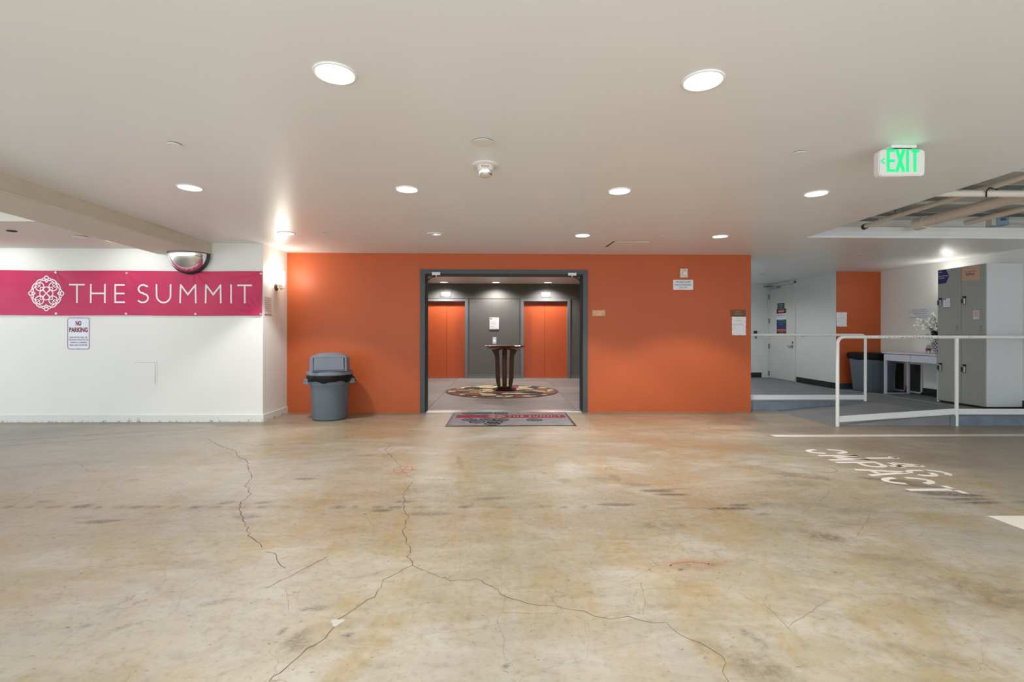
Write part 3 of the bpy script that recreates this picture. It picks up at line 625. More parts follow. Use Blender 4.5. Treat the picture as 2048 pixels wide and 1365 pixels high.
# fire alarm strobe
t = thing('fire_alarm_strobe', (-.119, 3.672, ZC), 'white FIRE strobe with clear lens hanging from the ceiling before the lobby doorway', 'fire alarm')
bm = B(); lathe(bm, [(.099, 0), (.099, -.006), (.09, -.012), (.055, -.014)], (-.119, 3.672, ZC), 36, cap=False); obj('base_plate', bm, M['exitbody'], t, True)
bm = B(); lathe(bm, [(.062, -.012), (.058, -.046)], (-.119, 3.672, ZC), 28); obj('body', bm, M['exitbody'], t, True)
bm = B(); lathe(bm, [(.057, -.046), (.055, -.07), (.045, -.084), (.03, -.088)], (-.119, 3.672, ZC), 28); obj('lens', bm, M['mirror'], t, True, label='clear reflective lens')
bm = B(); lathe(bm, [(.046, -.084), (.03, -.091), (.001, -.091)], (-.119, 3.672, ZC), 28, cap=False); obj('lens_rim', bm, M['pipe'], t, True)
text('FIRE', (-.119, 3.672-.0615, ZC-.03), .02, '-y', M['redpaint'], t, width=.056, height=.015)
# exit sign
ex, ey = 2.655, 3.2
t = thing('exit_sign', (ex, ey, ZC), 'white ceiling-hung EXIT sign with glowing green letters and left arrow', 'exit sign')
bm = B()
pts = [(2.512, 2.306), (2.53, 2.2925), (2.81, 2.297), (2.826, 2.31), (2.828, 2.455), (2.815, 2.472), (2.67, 2.477), (2.53, 2.468), (2.512, 2.452)]
prism(bm, pts, ey, ey+.05, 'y'); bmesh.ops.bevel(bm, geom=[e for e in bm.edges], offset=.006, segments=2, affect='EDGES'); obj('housing', bm, M['exitbody'], t, True)
bxo('canopy', (2.598, ey+.0, 2.483, 2.772, ey+.075, ZC), M['exitbody'], t, bev=.006); bxo('stem', (2.63, ey+.01, 2.47, 2.74, ey+.04, 2.488), M['chip'], t)
bm = B(); yy = ey-.0025
S = lambda u, v: Vector((u, yy, v))
def rbar(x0, z0, x1, z1): ribbon(bm, [(x0, z0), (x1, z1)], .0195, S)
a, b_, c_, d_ = 2.563, 2.784, 2.32, 2.470
rbar(a+.012, c_, a+.012, d_)
for z in (c_+.009, (c_+d_)/2-.001, d_-.009): ribbon(bm, [(a+.02, z), (a+.056, z)], .0185, S)
ribbon(bm, [(2.632, d_), (2.681, c_)], .0215, S); bm2 = None
yy = ey-.0028; ribbon(bm, [(2.681, d_), (2.632, c_)], .0215, S); yy = ey-.0025
rbar(2.706, c_, 2.706, d_); rbar(2.756, c_, 2.756, d_-.01); ribbon(bm, [(2.733, d_-.009), (2.785, d_-.009)], .0195, S)
obj('lettering', bm, M['green'], t, label='glowing green EXIT letters')
bm = B(); ribbon(bm, [(2.552, 2.411), (2.529, 2.392), (2.552, 2.373)], .009, S); obj('arrow', bm, M['green'], t)
lamp('AREA', (ex+.02, ey+.01, 2.478), .02, (.2, 1, .5), t, size=.2).rotation_euler = (PI, 0, 0)
# access panel ajar in ceiling
t = thing('ceiling_access_panel', (1.77, 6.85, ZC), 'square ceiling access panel with dark open seam near the orange wall', 'access panel')
bm = B(); prism(bm, [(1.555, 6.665), (2.03, 6.665), (2.03, 7.07), (1.55, 7.07)], ZC-.003, ZC+.001); obj('panel', bm, M['ceil'], t)
bm = B(); ribbon(bm, [(1.522, 7.07), (1.542, 6.642), (1.85, 6.637)], [.03, .026, .008], lambda u, v: Vector((u, v, ZC-.0012))); obj('seam', bm, M['black'], t)
# services in the right opening
def pipe(name, pts, r, m, label, group='pipes in the ceiling opening', caps=()):
    bm = B(); tube(bm, pts, r, 16); me = obj(name, bm, m, None, True); me['label'] = label; me['category'] = 'pipe'; me['group'] = group
    return me
pt = pipe('overhead_pipe', [(4.52, 2.0, 2.62), (4.60, 5.6, 2.62), (4.645, 6.14, 2.62)], .027, M['pipe'], 'thin beige pipe running nearest the white ceiling edge in the opening')
bm = B(); tube(bm, [(4.645, 6.13, 2.62), (4.646, 6.17, 2.615)], .036, 14); obj('end_cap', bm, M['black'], pt)
pt = pipe('drain_pipe', [(5.20, 2.5, 2.66), (5.36, 6.10, 2.66)], .062, M['pipe'], 'thickest beige drain pipe sloping through the ceiling opening')
bm = B(); tube(bm, [(5.36, 6.05, 2.66), (5.364, 6.2, 2.66)], .078, 18); obj('coupling', bm, M['pipe'], pt, True)
pipe('conduit_pipe', [(5.80, 2.5, 2.66), (5.916, 6.1, 2.66)], .033, M['pipe'], 'slim beige pipe ending left of the pale blue box')
pt = pipe('cross_pipe', [(4.0, 4.46, 2.552), (7.6, 4.46, 2.552)], .031, M['pipew'], 'white pipe crossing the ceiling opening from side to side')
bm = B(); tube(bm, [(4.50, 4.44, 2.515), (4.47, 4.41, 2.56), (4.52, 4.43, 2.60), (4.60, 4.45, 2.592), (4.66, 4.46, 2.57), (4.62, 4.46, 2.52)], .006, 6); obj('cable_loop', bm, M['chip'], pt)
bm = B(); box(bm, 4.0, 6.5, 2.69, 5.92, 6.7, 2.79, .005); o = obj('duct_box', bm, M['soffit']); o['label'] = 'long beige boxed duct behind the pipes in the ceiling opening'; o['category'] = 'duct'
for k, (y, x0, x1, z) in enumerate([(6.25, 4.0, 4.9, 2.72), (6.45, 4.9, 7.6, 2.84), (5.55, 4.0, 5.2, 2.80), (5.3, 4.0, 7.6, 2.86)]):
    bm = B(); box(bm, x0, y, z, x1, y+.04, z+.035); box(bm, x0, y+.008, z-.001, x1, y+.032, z+.01)
    o = obj('strut_rail', bm, M['strut']); o['category'] = 'support rail'; o['group'] = 'strut rails in the ceiling opening'
    o['label'] = ['dark strut rail nearest the ceiling corner over the thin pipe', 'dark strut rail above the duct at the back of the opening', 'short strut rail under the grey deck beside the ceiling edge', 'long strut rail high under the grey deck'][k]
    for xx in ([x0+.25] if x1-x0 < 1.3 else [x0+.4, x1-.6]):
        bm = B(); tube(bm, [(xx, y+.02, z+.03), (xx, y+.02, 2.95)], .006, 6); obj('hanger_rod', bm, M['strut'], o)
for y in np.arange(.6, 6.7, .62):
    bxo('deck_rib', (XR, y, 2.925, 7.64, y+.05, 2.951), M['slab'], bpy.data.objects['ceiling.003'] if 'ceiling.003' in bpy.data.objects else None)
t = thing('added_fill_light', (6.0, 2.4, 2.95), 'added unseen fill light up in the ceiling opening, right of the frame', 'ceiling light')  # added lamp out of view, brightens the pipes and deck in the opening
bxo('housing', (5.4, 2.36, 2.90, 6.6, 2.44, 2.949), M['exitbody'], t); bxo('tube', (5.45, 2.38, 2.88, 6.55, 2.42, 2.90), M['lampglow'], t)
lamp('POINT', (6.0, 2.4, 2.82), 34, (.95, .98, 1), t, shadow_soft_size=.15)
t = thing('junction_box', (6.93, 6.72, 2.75), 'pale blue square junction box on the wall inside the ceiling opening', 'electrical box')
bxo('back_box', (6.80, 6.63, 2.752, 6.92, 6.72, 2.868), M['soffit'], t, bev=.004); bxo('cover', (6.86, 6.615, 2.758, 7.03, 6.72, 2.872), M['bluebox'], t, bev=.006)
bxo('label_plate', (6.905, 6.612, 2.82, 6.985, 6.617, 2.85), M['strut'], t)
bm = B(); tube(bm, [(7.03, 6.67, 2.80), (7.3, 6.6, 2.78), (7.62, 6.3, 2.86)], .008, 6); obj('cable', bm, M['pipew'], t)
bm = B(); tube(bm, [(4.28, 5.3, 2.60), (4.2, 5.15, 2.66), (4.24, 4.9, 2.72), (4.4, 4.8, 2.74)], .005, 6); o = obj('loose_cable', bm, M['chip']); o['label'] = 'loose dark cable looping over the ceiling edge beside the thin pipe'; o['category'] = 'cable'

# ================================================================== LEFT WALL THINGS
def bdisp(x, z):
    d = .003*math.sin(x*5+z*3)+.002*math.sin(x*11-z*7)
    for gx, gz in ((-3.36, 2.08), (-3.36, 1.51)):     # folds radiating from the end grommets
        ddx, ddz = gx-x, z-gz; rr = math.hypot(ddx, ddz)
        if rr > .03: d += .0035*math.exp(-rr*1.8)*math.sin(math.atan2(ddz, ddx)*16)*min(1, rr*5)
    for gx in (-6.17, -5.215, -4.265): 
        ddx = x-gx; dz = 2.09-z; rr = math.hypot(ddx, dz)
        d += .004*math.exp(-rr*3.5)*math.sin(math.atan2(dz, ddx)*7)
    return YL-.022-d
def bx_(u, v): return Vector((u, bdisp(u, v)-.0035, v))
t = thing('wall_banner', (-5.6, YL, 1.485), 'long magenta vinyl banner with white emblem and thin capitals on the white wall', 'banner')
bm = B(); nxg, nzg = 420, 64; g = []
x0, x1, z0, z1 = -7.9, -3.347, 1.487, 2.11
for i in range(nxg+1):
    x = x0+(x1-x0)*i/nxg; col = []
    for j in range(nzg+1):
        z = z0+(z1-z0)*j/nzg+.003*math.sin(x*3.3)*(j in (0, nzg)); col.append(bm.verts.new((x, bdisp(x, z), z)))
    g.append(col)
for i in range(nxg):
    for j in range(nzg): bm.faces.new((g[i][j], g[i+1][j], g[i+1][j+1], g[i][j+1]))
ed = [e for e in bm.edges if e.is_boundary]; ex_ = bmesh.ops.extrude_edge_only(bm, edges=ed)
for v in ex_['geom']:
    if isinstance(v, bmesh.types.BMVert): v.co.y += .003
bmesh.ops.recalc_face_normals(bm, faces=bm.faces[:]); obj('vinyl', bm, M['banner'], t, True)
def dens(pts, n=6):
    out = []
    for a_, b2 in zip(pts, pts[1:]):
        for k in range(n): out.append((a_[0]+(b2[0]-a_[0])*k/n, a_[1]+(b2[1]-a_[1])*k/n))
    return out+[pts[-1]]
GLY = {  # strokes in a unit box (0..1, 0..1)
 'T': [[(0, .955), (1, .955)], [(.5, 0), (.5, .95)]], 'H': [[(.05, 0), (.05, 1)], [(.95, 0), (.95, 1)], [(.05, .5), (.95, .5)]],
 'E': [[(.06, 0), (.06, 1)], [(.06, .045), (1, .045)], [(.06, .5), (.94, .5)], [(.06, .955), (.96, .955)]],
 'S': [[(.97, .86)]+arc(.5, .745, .42, 55, 250, 14, .215)+[(.5, .53), (.62, .47)]+arc(.48, .27, .5, 55, -130, 14, .235)+[(.02, .13)]],
 'U': [[(.04, 1), (.04, .42)]+arc(.5, .4, .46, 180, 360, 18, .37)+[(.96, .42), (.96, 1)]],
 'M': [[(.04, 0), (.06, 1)], [(.06, .96), (.5, .46), (.94, .96)], [(.94, 1), (.96, 0)]],
 'I': [[(.5, 0), (.5, 1)]],
 'O': [arc(.5, .56, .42, 15, 165, 10, .40), arc(.5, .44, .42, 195, 345, 10, .40)],
 'Mf': [[(.08, 0), (.08, 1)], [(.08, 1), (.42, .3)], [(.58, .3), (.92, 1)], [(.92, 1), (.92, 0)]],
 'P': [[(.08, 0), (.08, 1)], [(.2, .94), (.6, .94)]+arc(.6, .72, .3, 80, -80, 8, .22)+[(.2, .5)]],
 'A': [[(.05, 0), (.46, 1)], [(.55, 1), (.95, 0)], [(.33, .3), (.67, .3)]],
 'C': [arc(.52, .56, .42, 20, 172, 10, .40), arc(.52, .44, .42, 188, 340, 10, .40)],
 'Tf': [[(0, .94), (.4, .94)], [(.6, .94), (1, .94)], [(.5, 0), (.5, .86)]],
 '1': [[(.45, 0), (.45, 1)], [(.42, .97), (.22, .8)]], '4': [[(.68, 0), (.68, 1)], [(.6, .95), (.1, .36)], [(.08, .28), (.95, .28)]],
 '6': [arc(.5, .62, .42, 35, 170, 10, .36), [(.08, .56), (.08, .35)]+arc(.5, .3, .42, 185, 270, 8, .27), arc(.5, .32, .42, -60, 100, 12, .26)],
}
zb_, zt_ = 1.661, 1.925
bm = B()
for ch, a_, b2 in [('T', -5.990, -5.779), ('H', -5.705, -5.493), ('E', -5.373, -5.232), ('S', -5.057, -4.912), ('U', -4.806, -4.596), ('M', -4.479, -4.251), ('M', -4.134, -3.906), ('I', -3.80, -3.748), ('T', -3.687, -3.483)]:
    for st in GLY[ch]:
        p = [(a_+(b2-a_)*u, zb_+(zt_-zb_)*v) for u, v in st]
        if len(p) < 8: p = dens(p, 10)
        ribbon(bm, p, .0225, bx_)
obj('lettering', bm, M['ink_white'], t, label='thin white capital letters')
def logo(bm, cx, cz, R, w, fn):
    def st(pts, k=1): ribbon(bm, [(cx+x*R, cz+y*R) for x, y in pts], w*k, fn)
    def rotp(p, q):
        for _ in range(q): p = [(-y, x) for x, y in p]
        return p
    for q in range(4):
        # inner clover lobe and cross
        st(rotp(arc(0, .20, .175, -15, 195, 16), q), .8); st(rotp([(0, 0), (.17, .17)], q) if False else rotp([(0, 0), (.19, .16)], q), .7); st(rotp([(0, 0), (-.19, .16)], q), .7)
        # diagonal pieces
        st(rotp(arc(.27, .27, .085, 0, 360, 16), q), .7)
        st(rotp(arc(.385, .385, .235, -150, 240, 22), q), .9)
        st(rotp([(.34, .50), (.42, .40), (.50, .34)], q), .6); st(rotp(arc(.47, .47, .12, -80, 170, 12), q), .6)
        st(rotp([(.36, .36), (.47, .47), (.55, .55)], q), .6)
        # top cluster of small rings
        st(rotp(arc(0, .885, .105, 0, 360, 18), q), .9); st(rotp(arc(.155, .80, .075, 0, 360, 14), q), .8); st(rotp(arc(-.155, .80, .075, 0, 360, 14), q), .8)
        st(rotp([(-.10, .77), (0, .64), (.10, .77)], q), .8); st(rotp(arc(0, .76, .06, 0, 180, 8), q), .7)
        # outer scallops
        for s in (1, -1):
            p = [(.22, .80), (.34, .80), (.46, .745), (.55, .66), (.58, .57), (.55, .53)]
            pp = []
            for i in range(len(p)-1):
                for k in range(4): f = k/4; pp.append((p[i][0]*(1-f)+p[i+1][0]*f, p[i][1]*(1-f)+p[i+1][1]*f))
            st(rotp([(x*s, y) for x, y in pp], q), 1)
            p2 = [(.02, .64), (.10, .74), (.22, .745), (.33, .70), (.42, .62), (.50, .58)]
            st(rotp([(x*s, y) for x, y in p2], q), .7)
bm = B(); logo(bm, -6.303, 1.791, .243, .0165, bx_); obj('logo', bm, M['ink_white'], t, label='white round knot emblem')
for gx in (-7.13, -6.173, -5.215, -4.265, -3.362):
    for gz in (2.083, 1.512):
        bm = B(); lathe(bm, [(.014, 0), (.014, -.004), (.007, -.005), (.006, -.001)], (gx, bdisp(gx, gz)-.001, gz), 14, 'y', cap=False)
        g_ = obj('grommet', bm, M['steel'], t); bm = B(); lathe(bm, [(.0065, 0), (.004, -.004)], (gx, bdisp(gx, gz)-.001, gz), 8, 'y'); obj('screw', bm, M['chip'], g_)
# no parking sign
x0, x1, z0, z1 = -6.036, -5.727, 1.009, 1.462
t = thing('no_parking_sign', (-5.88, YL, z0), 'white NO PARKING sign with maroon border under the banner', 'sign')
def rrect(x0, z0, x1, z1, r, n=5):
    return arc(x1-r, z1-r, r, 0, 90, n)+arc(x0+r, z1-r, r, 90, 180, n)+arc(x0+r, z0+r, r, 180, 270, n)+arc(x1-r, z0+r, r, 270, 360, n)
bm = B(); prism(bm, rrect(x0, z0, x1, z1, .035), YL-.004, YL-.0005, 'y'); obj('plate', bm, M['signwhite'], t)
bm = B(); ribbon(bm, rrect(x0+.009, z0+.009, x1-.009, z1-.009, .028), .0075, lambda u, v: Vector((u, YL-.0047, v)), closed=True); obj('border', bm, M['redink'], t)
xc = (x0+x1)/2
text('NO', (xc, YL-.005, 1.378), .1, '-y', M['redink'], t, width=.078, height=.068, bold=.004); text('PARKING', (xc, YL-.005, 1.286), .1, '-y', M['redink'], t, width=.252, height=.068, bold=.004)
for s, z, w in (('VIOLATORS WILL BE', 1.182, .245), ('TICKETED, BOOTED OR', 1.146, .27), ('TOWED AT OWNER\'S', 1.11, .23), ('RISK AND EXPENSE', 1.074, .24)):
    text(s, (xc, YL-.005, z), .05, '-y', M['redink'], t, width=w, height=.021)
for z in (1.445, 1.026):
    bm = B(); lathe(bm, [(.005, 0), (.004, -.003)], (xc, YL-.004, z), 8, 'y'); obj('screw', bm, M['lockm'], t)
# small access panel on the white wall
t = thing('wall_access_panel', (-4.99, YL, .50), 'white-painted square access panel low on the white wall', 'access panel')
bm = B(); box(bm, -5.165, YL-.004, .499, -4.807, YL-.0005, .852); obj('frame', bm, M['white'], t)
bxo('panel_door', (-5.145, YL-.0065, .522, -4.83, YL-.003, .830), M['white'], t, bev=.001)
bm = B(); ribbon(bm, [(-5.13, .832), (-4.828, .832), (-4.828, .535)], .0035, lambda u, v: Vector((u, YL-.0072, v))); obj('seam', bm, M['greyinkl'], t)
# mirror: half dome
mc = Vector((-4.334, YL-.045, 2.346)); mr_ = .262
t = thing('convex_mirror', mc, 'half-dome convex mirror with black rim under the beam above the banner', 'mirror')
bm = B(); NU, NV = 40, 20; g = []
for j in range(NV+1):
    ph = (PI/2)*j/NV   # 0 at rim plane -> front pole
    row = []
    for i in range(NU+1):
        th = PI+PI*i/NU
        r = mr_*.985*math.cos(ph); row.append(bm.verts.new(mc+Vector((r*math.cos(th), -mr_*.92*math.sin(ph), r*math.sin(th)))))
    g.append(row)
for j in range(NV):
    for i in range(NU): bm.faces.new((g[j][i], g[j][i+1], g[j+1][i+1], g[j+1][i]))
bmesh.ops.recalc_face_normals(bm, faces=bm.faces[:]); 
obj('dome', bm, M['mirror'], t, True)
bm = B(); tube(bm, [(mc.x+mr_*math.cos(PI+PI*i/28), mc.y-.008, mc.z+mr_*math.sin(PI+PI*i/28)) for i in range(29)], .011, 8); tube(bm, [(mc.x+(mr_+.012)*math.cos(PI+PI*i/28), mc.y-.0, mc.z+(mr_+.012)*math.sin(PI+PI*i/28)) for i in range(29)], .012, 8)
obj('rim', bm, M['black'], t, True)
bm = B(); tube(bm, [(mc.x+mr_*math.cos(PI*i/28), mc.y-mr_*.92*math.sin(PI*i/28), mc.z-.001) for i in range(29)], .004, 6); obj('top_bead', bm, M['chip'], t, True)
# sconce
sx, sy = -3.262, 7.33
t = thing('wall_sconce', (XL, sy, 1.93), 'lit frosted-glass cylinder sconce with bronze holder on the white side wall', 'wall lamp')
bm = B(); lathe(bm, [(.058, 0), (.056, .012), (.03, .018)], (XL, sy+.02, 1.932), 24, 'x'); obj('backplate', bm, M['brown'], t, True)
bm = B(); tube(bm, [(XL+.01, sy+.015, 1.932), (sx, sy, 1.932)], .012, 8); obj('arm', bm, M['brass'], t, True)
bm = B(); lathe(bm, [(.012, 1.885), (.014, 1.905), (.05, 1.908), (.05, 1.962), (.046, 1.962)], (sx, sy, 0), 24); obj('holder', bm, M['device'], t, True)
bm = B(); lathe(bm, [(.046, 1.962), (.054, 1.975), (.054, 2.15), (.046, 2.16)], (sx, sy, 0), 28); obj('glass_shade', bm, M['sconceglow'], t, True)
lamp('POINT', (sx+.0, sy, 2.19), SCONCE_W, (1, .9, .76), t, shadow_soft_size=.03)
lamp('POINT', (sx+.09, sy-.01, 2.06), SCONCE_W*.8, (1, .9, .76), t, shadow_soft_size=.03)
# faded notice beside the banner end
t = thing('faded_notice', (XL, 7.10, 1.505), 'faded pinkish paper notice on the white side wall beside the banner end', 'notice')
bxo('sheet', (XL+.0005, 6.995, 1.505, XL+.003, 7.20, 1.765), M['pinkpaper'], t)
for k in range(7): bxo('text_line', (XL+.003, 7.01+.01*(k % 2), 1.74-.03*k, XL+.0036, 7.17-.02*(k % 3), 1.748-.03*k), M['greyink'], t)
bxo('bottom_strip', (XL+.003, 6.995, 1.505, XL+.008, 7.20, 1.512), M['chip'], t)

# ================================================================== ORANGE WALL THINGS
def plaque(name, x0, x1, z0, z1, m, lines, label, cat, ink, dep=.008, y=YW, group=None):
    t = thing(name, ((x0+x1)/2, y, z0), label, cat, group)
    bxo('plate', (x0, y-dep, z0, x1, y-.0003, z1), m, t, bev=min(.002, dep/3))
    for s, z, h, w in lines: text(s, ((x0+x1)/2, y-dep-.0008, z), .05, '-y', ink, t, width=w, height=h, bold=.0)
    return t
plaque('lobby_plaque', 1.441, 1.652, 1.522, 1.624, M['brass'], [('ELEVATOR', 1.590, .026, .17), ('LOBBY', 1.553, .026, .11)], 'small brass ELEVATOR LOBBY plaque just right of the doorway', 'sign', M['brassink'])
plaque('exit_plaque', 3.662, 3.902, 1.522, 1.630, M['bronze'], [('EXIT', 1.600, .024, .075), ('ROUTE', 1.563, .024, .11)], 'dark bronze plaque at the right end of the orange wall above the paper', 'sign', M['bronzeink'])
plaque('methane_sign', 2.736, 3.056, 1.947, 2.105, M['signwhite'], [('METHANE ALARM', 2.070, .027, .235), ('EVACUATE BUILDING', 2.026, .027, .27), ('CALL 911', 1.984, .027, .125)], 'white METHANE ALARM EVACUATE BUILDING sign high on the orange wall', 'sign', M['blackink'], .004)
t = thing('alarm_horn', (2.898, YW, 2.138), 'beige wall horn strobe above the methane alarm sign', 'alarm')
bxo('box', (2.838, YW-.04, 2.138, 2.959, YW, 2.28), M['device'], t, bev=.005)
bm = B(); lathe(bm, [(.036, 0), (.036, -.006), (.03, -.012), (.01, -.014)], (2.912, YW-.04, 2.205), 24, 'y'); obj('dome', bm, M['exitbody'], t, True)
bm = B(); lathe(bm, [(.040, 0), (.040, -.002)], (2.912, YW-.04, 2.205), 24, 'y'); obj('ring', bm, M['greyink'], t, True)
bxo('side_strip', (2.846, YW-.043, 2.15, 2.868, YW-.039, 2.27), M['pinkpaper'], t); bxo('led', (2.90, YW-.043, 2.255, 2.915, YW-.039, 2.263), M['chip'], t)
def wavy_paper(name, x0, x1, z0, z1, y, label, lines, group=None):
    t = thing(name, ((x0+x1)/2, y, z0), label, 'paper notice', group)
    bm = B(); n, k = 10, 14; g = []
    for i in range(n+1):
        u = i/n; g.append([bm.verts.new((x0+(x1-x0)*u+.003*math.sin(j*1.7), y-.003-.0025*(1+math.sin(u*9+j*.4))-.008*(j == 0)*(.5+.5*math.sin(u*20)), z0+(z1-z0)*j/k+.003*math.sin(u*14)*(j == 0))) for j in range(k+1)])
    for i in range(n):
        for j in range(k): bm.faces.new((g[i][j], g[i+1][j], g[i+1][j+1], g[i][j+1]))
    ex2 = bmesh.ops.extrude_edge_only(bm, edges=[e for e in bm.edges if e.is_boundary])
    for v in ex2['geom']:
        if isinstance(v, bmesh.types.BMVert): v.co.y += .0015
    bmesh.ops.recalc_face_normals(bm, faces=bm.faces[:]); obj('sheet', bm, M['paper'], t, True)
    for (a_, b2, z, h) in lines: bxo('text_line', (a_, y-.0098, z, b2, y-.0088, z+h), M['greyinkl'], t)
    return t
wavy_paper('paper_notice', 3.682, 3.905, 1.225, 1.518, YW, 'creased white letter taped right under the dark bronze plaque', [(3.775, 3.795, 1.478, .012), (3.715, 3.835, 1.455, .006), (3.71, 3.83, 1.402, .004), (3.71, 3.875, 1.392, .004), (3.71, 3.865, 1.381, .004), (3.71, 3.745, 1.34, .004), (3.71, 3.755, 1.32, .004)])
wavy_paper('paper_notice', 6.74, 6.951, 1.398, 1.686, 9.69, 'white letter taped at the left edge of the small orange alcove wall', [(6.83, 6.85, 1.65, .01), (6.78, 6.91, 1.628, .005), (6.77, 6.90, 1.575, .004), (6.77, 6.92, 1.563, .004), (6.77, 6.80, 1.52, .004), (6.77, 6.81, 1.5, .004)])

# ================================================================== TRASH CAN
tx, ty = -2.493, 7.19
t = thing('trash_can', (tx, ty, 0), 'round grey trash can with domed swing lid and black liner by the orange wall', 'trash can')
bm = B(); lathe(bm, [(.225, .001), (.242, .02), (.268, .50), (.268, .505), (.282, .508), (.282, .60), (.276, .605), (.26, .60)], (tx, ty, 0), 48); obj('body', bm, M['plastic_grey'], t, True)
for s in (-1, 1):
    bm = B(); prism(bm, [(tx+s*.27, .595), (tx+s*.345, .585), (tx+s*.352, .525), (tx+s*.335, .52), (tx+s*.325, .565), (tx+s*.27, .56)], ty-.07, ty+.07, 'y'); prism(bm, [(tx+s*.27, .56), (tx+s*.325, .565), (tx+s*.335, .52), (tx+s*.27, .512)], ty-.07, ty-.055, 'y')
    bmesh.ops.bevel(bm, geom=bm.edges[:], offset=.004, segments=1, affect='EDGES'); obj('handle', bm, M['plastic_handle'], t)
bm = B()
def bagf(a, h): return 1+.02*math.sin(7*a)+.012*math.sin(17*a+h*60)
def bagz(a): return .02*math.sin(a*5+1)+.012*math.sin(a*11)
rings = []
for (r, h, k) in [(.272, .668, 0), (.312, .655, 0), (.316, .61, .3), (.300, .555, .6), (.286, .56, .6)]:
    rings.append([bm.verts.new((tx+r*bagf(2*PI*i/64, h)*math.cos(2*PI*i/64), ty+r*bagf(2*PI*i/64, h)*math.sin(2*PI*i/64), h+k*bagz(2*PI*i/64))) for i in range(64)])
for a_, b2 in zip(rings, rings[1:]):
    for i in range(64): bm.faces.new((a_[i], a_[(i+1) % 64], b2[(i+1) % 64], b2[i]))
bmesh.ops.recalc_face_normals(bm, faces=bm.faces[:]); obj('liner', bm, M['bag'], t, True, label='black plastic liner folded over the rim')
bm = B(); prism(bm, [(tx+.28, .655), (tx+.345, .60), (tx+.372, .535), (tx+.335, .545), (tx+.30, .60)], ty-.05, ty+.05, 'y'); obj('liner_flap', bm, M['bag'], t)
bm = B(); lathe(bm, [(.30, .645), (.320, .648), (.325, .675), (.318, .695), (.285, .70), (.279, .71), (.274, .88), (.268, .897), (.245, .915), (.20, .938), (.14, .956), (.07, .966), (.001, .968)], (tx, ty, 0), 48, cap=False)
lid = obj('lid', bm, M['plastic_lid'], t, True)
bm = B()
prism(bm, [(tx-.235, .71), (tx+.235, .71), (tx+.228, .905), (tx+.20, .925), (tx-.20, .925), (tx-.228, .905)], ty-.285, ty-.1, 'y'); obj('hood', bm, M['plastic_lid'], lid)
bxo('flap_gap', (tx-.212, ty-.288, .722, tx+.207, ty-.284, .902), M['black'], lid)
bm = B(); prism(bm, [(tx-.202, .728), (tx+.198, .728), (tx+.190, .898), (tx-.195, .898)], ty-.297, ty-.286, 'y'); bmesh.ops.bevel(bm, geom=bm.edges[:], offset=.003, segments=1, affect='EDGES'); obj('swing_flap', bm, M['plastic_lid'], lid)

t.rotation_euler = (0, 0, math.radians(17))
# ================================================================== MAT
mx0, mx1, my0, my1 = -.744, 1.02, 6.547, 7.765
t = thing('entrance_mat', (.14, 7.15, 0), 'grey entrance mat with a magenta lettered band before the lobby doorway', 'door mat')
bm = B(); box(bm, mx0, my0, .0008, mx1, my1, .006, .002); obj('rubber_border', bm, M['black'], t)
bm = B(); box(bm, mx0+.035, my0+.035, .005, mx1-.035, my1-.03, .0105, .002); obj('pile', bm, M['matgrey'], t)
bxo('band', (-.66, 7.17, .0105, .955, 7.41, .0118), M['matred'], t)
FL = lambda z: (lambda u, v: Vector((u, v, z)))
bm = B(); logo(bm, -.06, 7.29, .13, .012, FL(.0124)); obj('emblem', bm, M['matink'], t)
text('THE SUMMIT', (.50, 7.29, .0122), .12, 'up', M['matink'], t, width=.80, height=.10, spacing=1.3)
for cx, cy in [(-.45, 7.0), (-.2, 7.02), (.0, 7.0), (-.33, 6.83), (-.08, 6.82), (-.48, 7.56), (-.25, 7.6), (0, 7.57), (-.12, 6.68), (.48, 6.98)]:
    bm = B(); logo(bm, cx, cy, .125, .016, FL(.0112)); obj('emblem_print', bm, M['matdark'], t, label='dark grey knot emblem')

# ================================================================== LOBBY THINGS
t = thing('round_rug', (.023, 10.6, 0), 'round abstract cream, brown and red rug under the pedestal table', 'rug')
bm = B(); lathe(bm, [(1.21, .0005), (1.21, .010), (1.15, .012), (1.149, .006)], (.023, 10.6, 0), 72, cap=False); obj('border', bm, M['rugedge'], t)
bm = B(); lathe(bm, [(1.15, .0005), (1.15, .0125), (.001, .0125)], (.023, 10.6, 0), 72, cap=False); obj('pile', bm, M['rug'], t)
tcx, tcy = .078, 10.72
t = thing('pedestal_table', (tcx, tcy, .0125), 'dark wood pedestal table with scalloped top and four curved legs', 'table')
lob = lambda a, h: 1-.05*abs(math.sin(2.5*(a+PI/2+.0)))**3*0-.045*(1-abs(math.cos(2.5*(a+PI/2))))
bm = B(); lathe(bm, [(.27, .895), (.36, .915), (.44, .955), (.462, .982), (.45, .992), (.001, .985)], (tcx, tcy, 0), 100, fn=lob, cap=False); obj('top', bm, M['woodtop'], t, True)
bm = B(); lathe(bm, [(.145, .895), (.15, .93)], (tcx, tcy, 0), 8); obj('upper_block', bm, M['woodblack'], t)
for k in range(4):
    outer = [(.32, .925), (.275, .88), (.24, .82), (.215, .77), (.205, .68), (.2, .5), (.195, .3), (.18, .18), (.15, .06)]
    inner = [(.085, .06), (.09, .18), (.10, .3), (.105, .5), (.11, .68), (.118, .80), (.125, .935)]
    bm = B(); prism(bm, outer+inner, -.044, .044, 'y')
    bmesh.ops.transform(bm, matrix=Matrix.Translation((tcx, tcy, 0)) @ Matrix.Rotation(k*PI/2+.03, 4, 'Z'), verts=bm.verts[:]); obj('leg', bm, M['wood'], t)
bm = B(); lathe(bm, [(.15, .05), (.15, .085)], (tcx, tcy, 0), 8); obj('lower_block', bm, M['woodblack'], t)
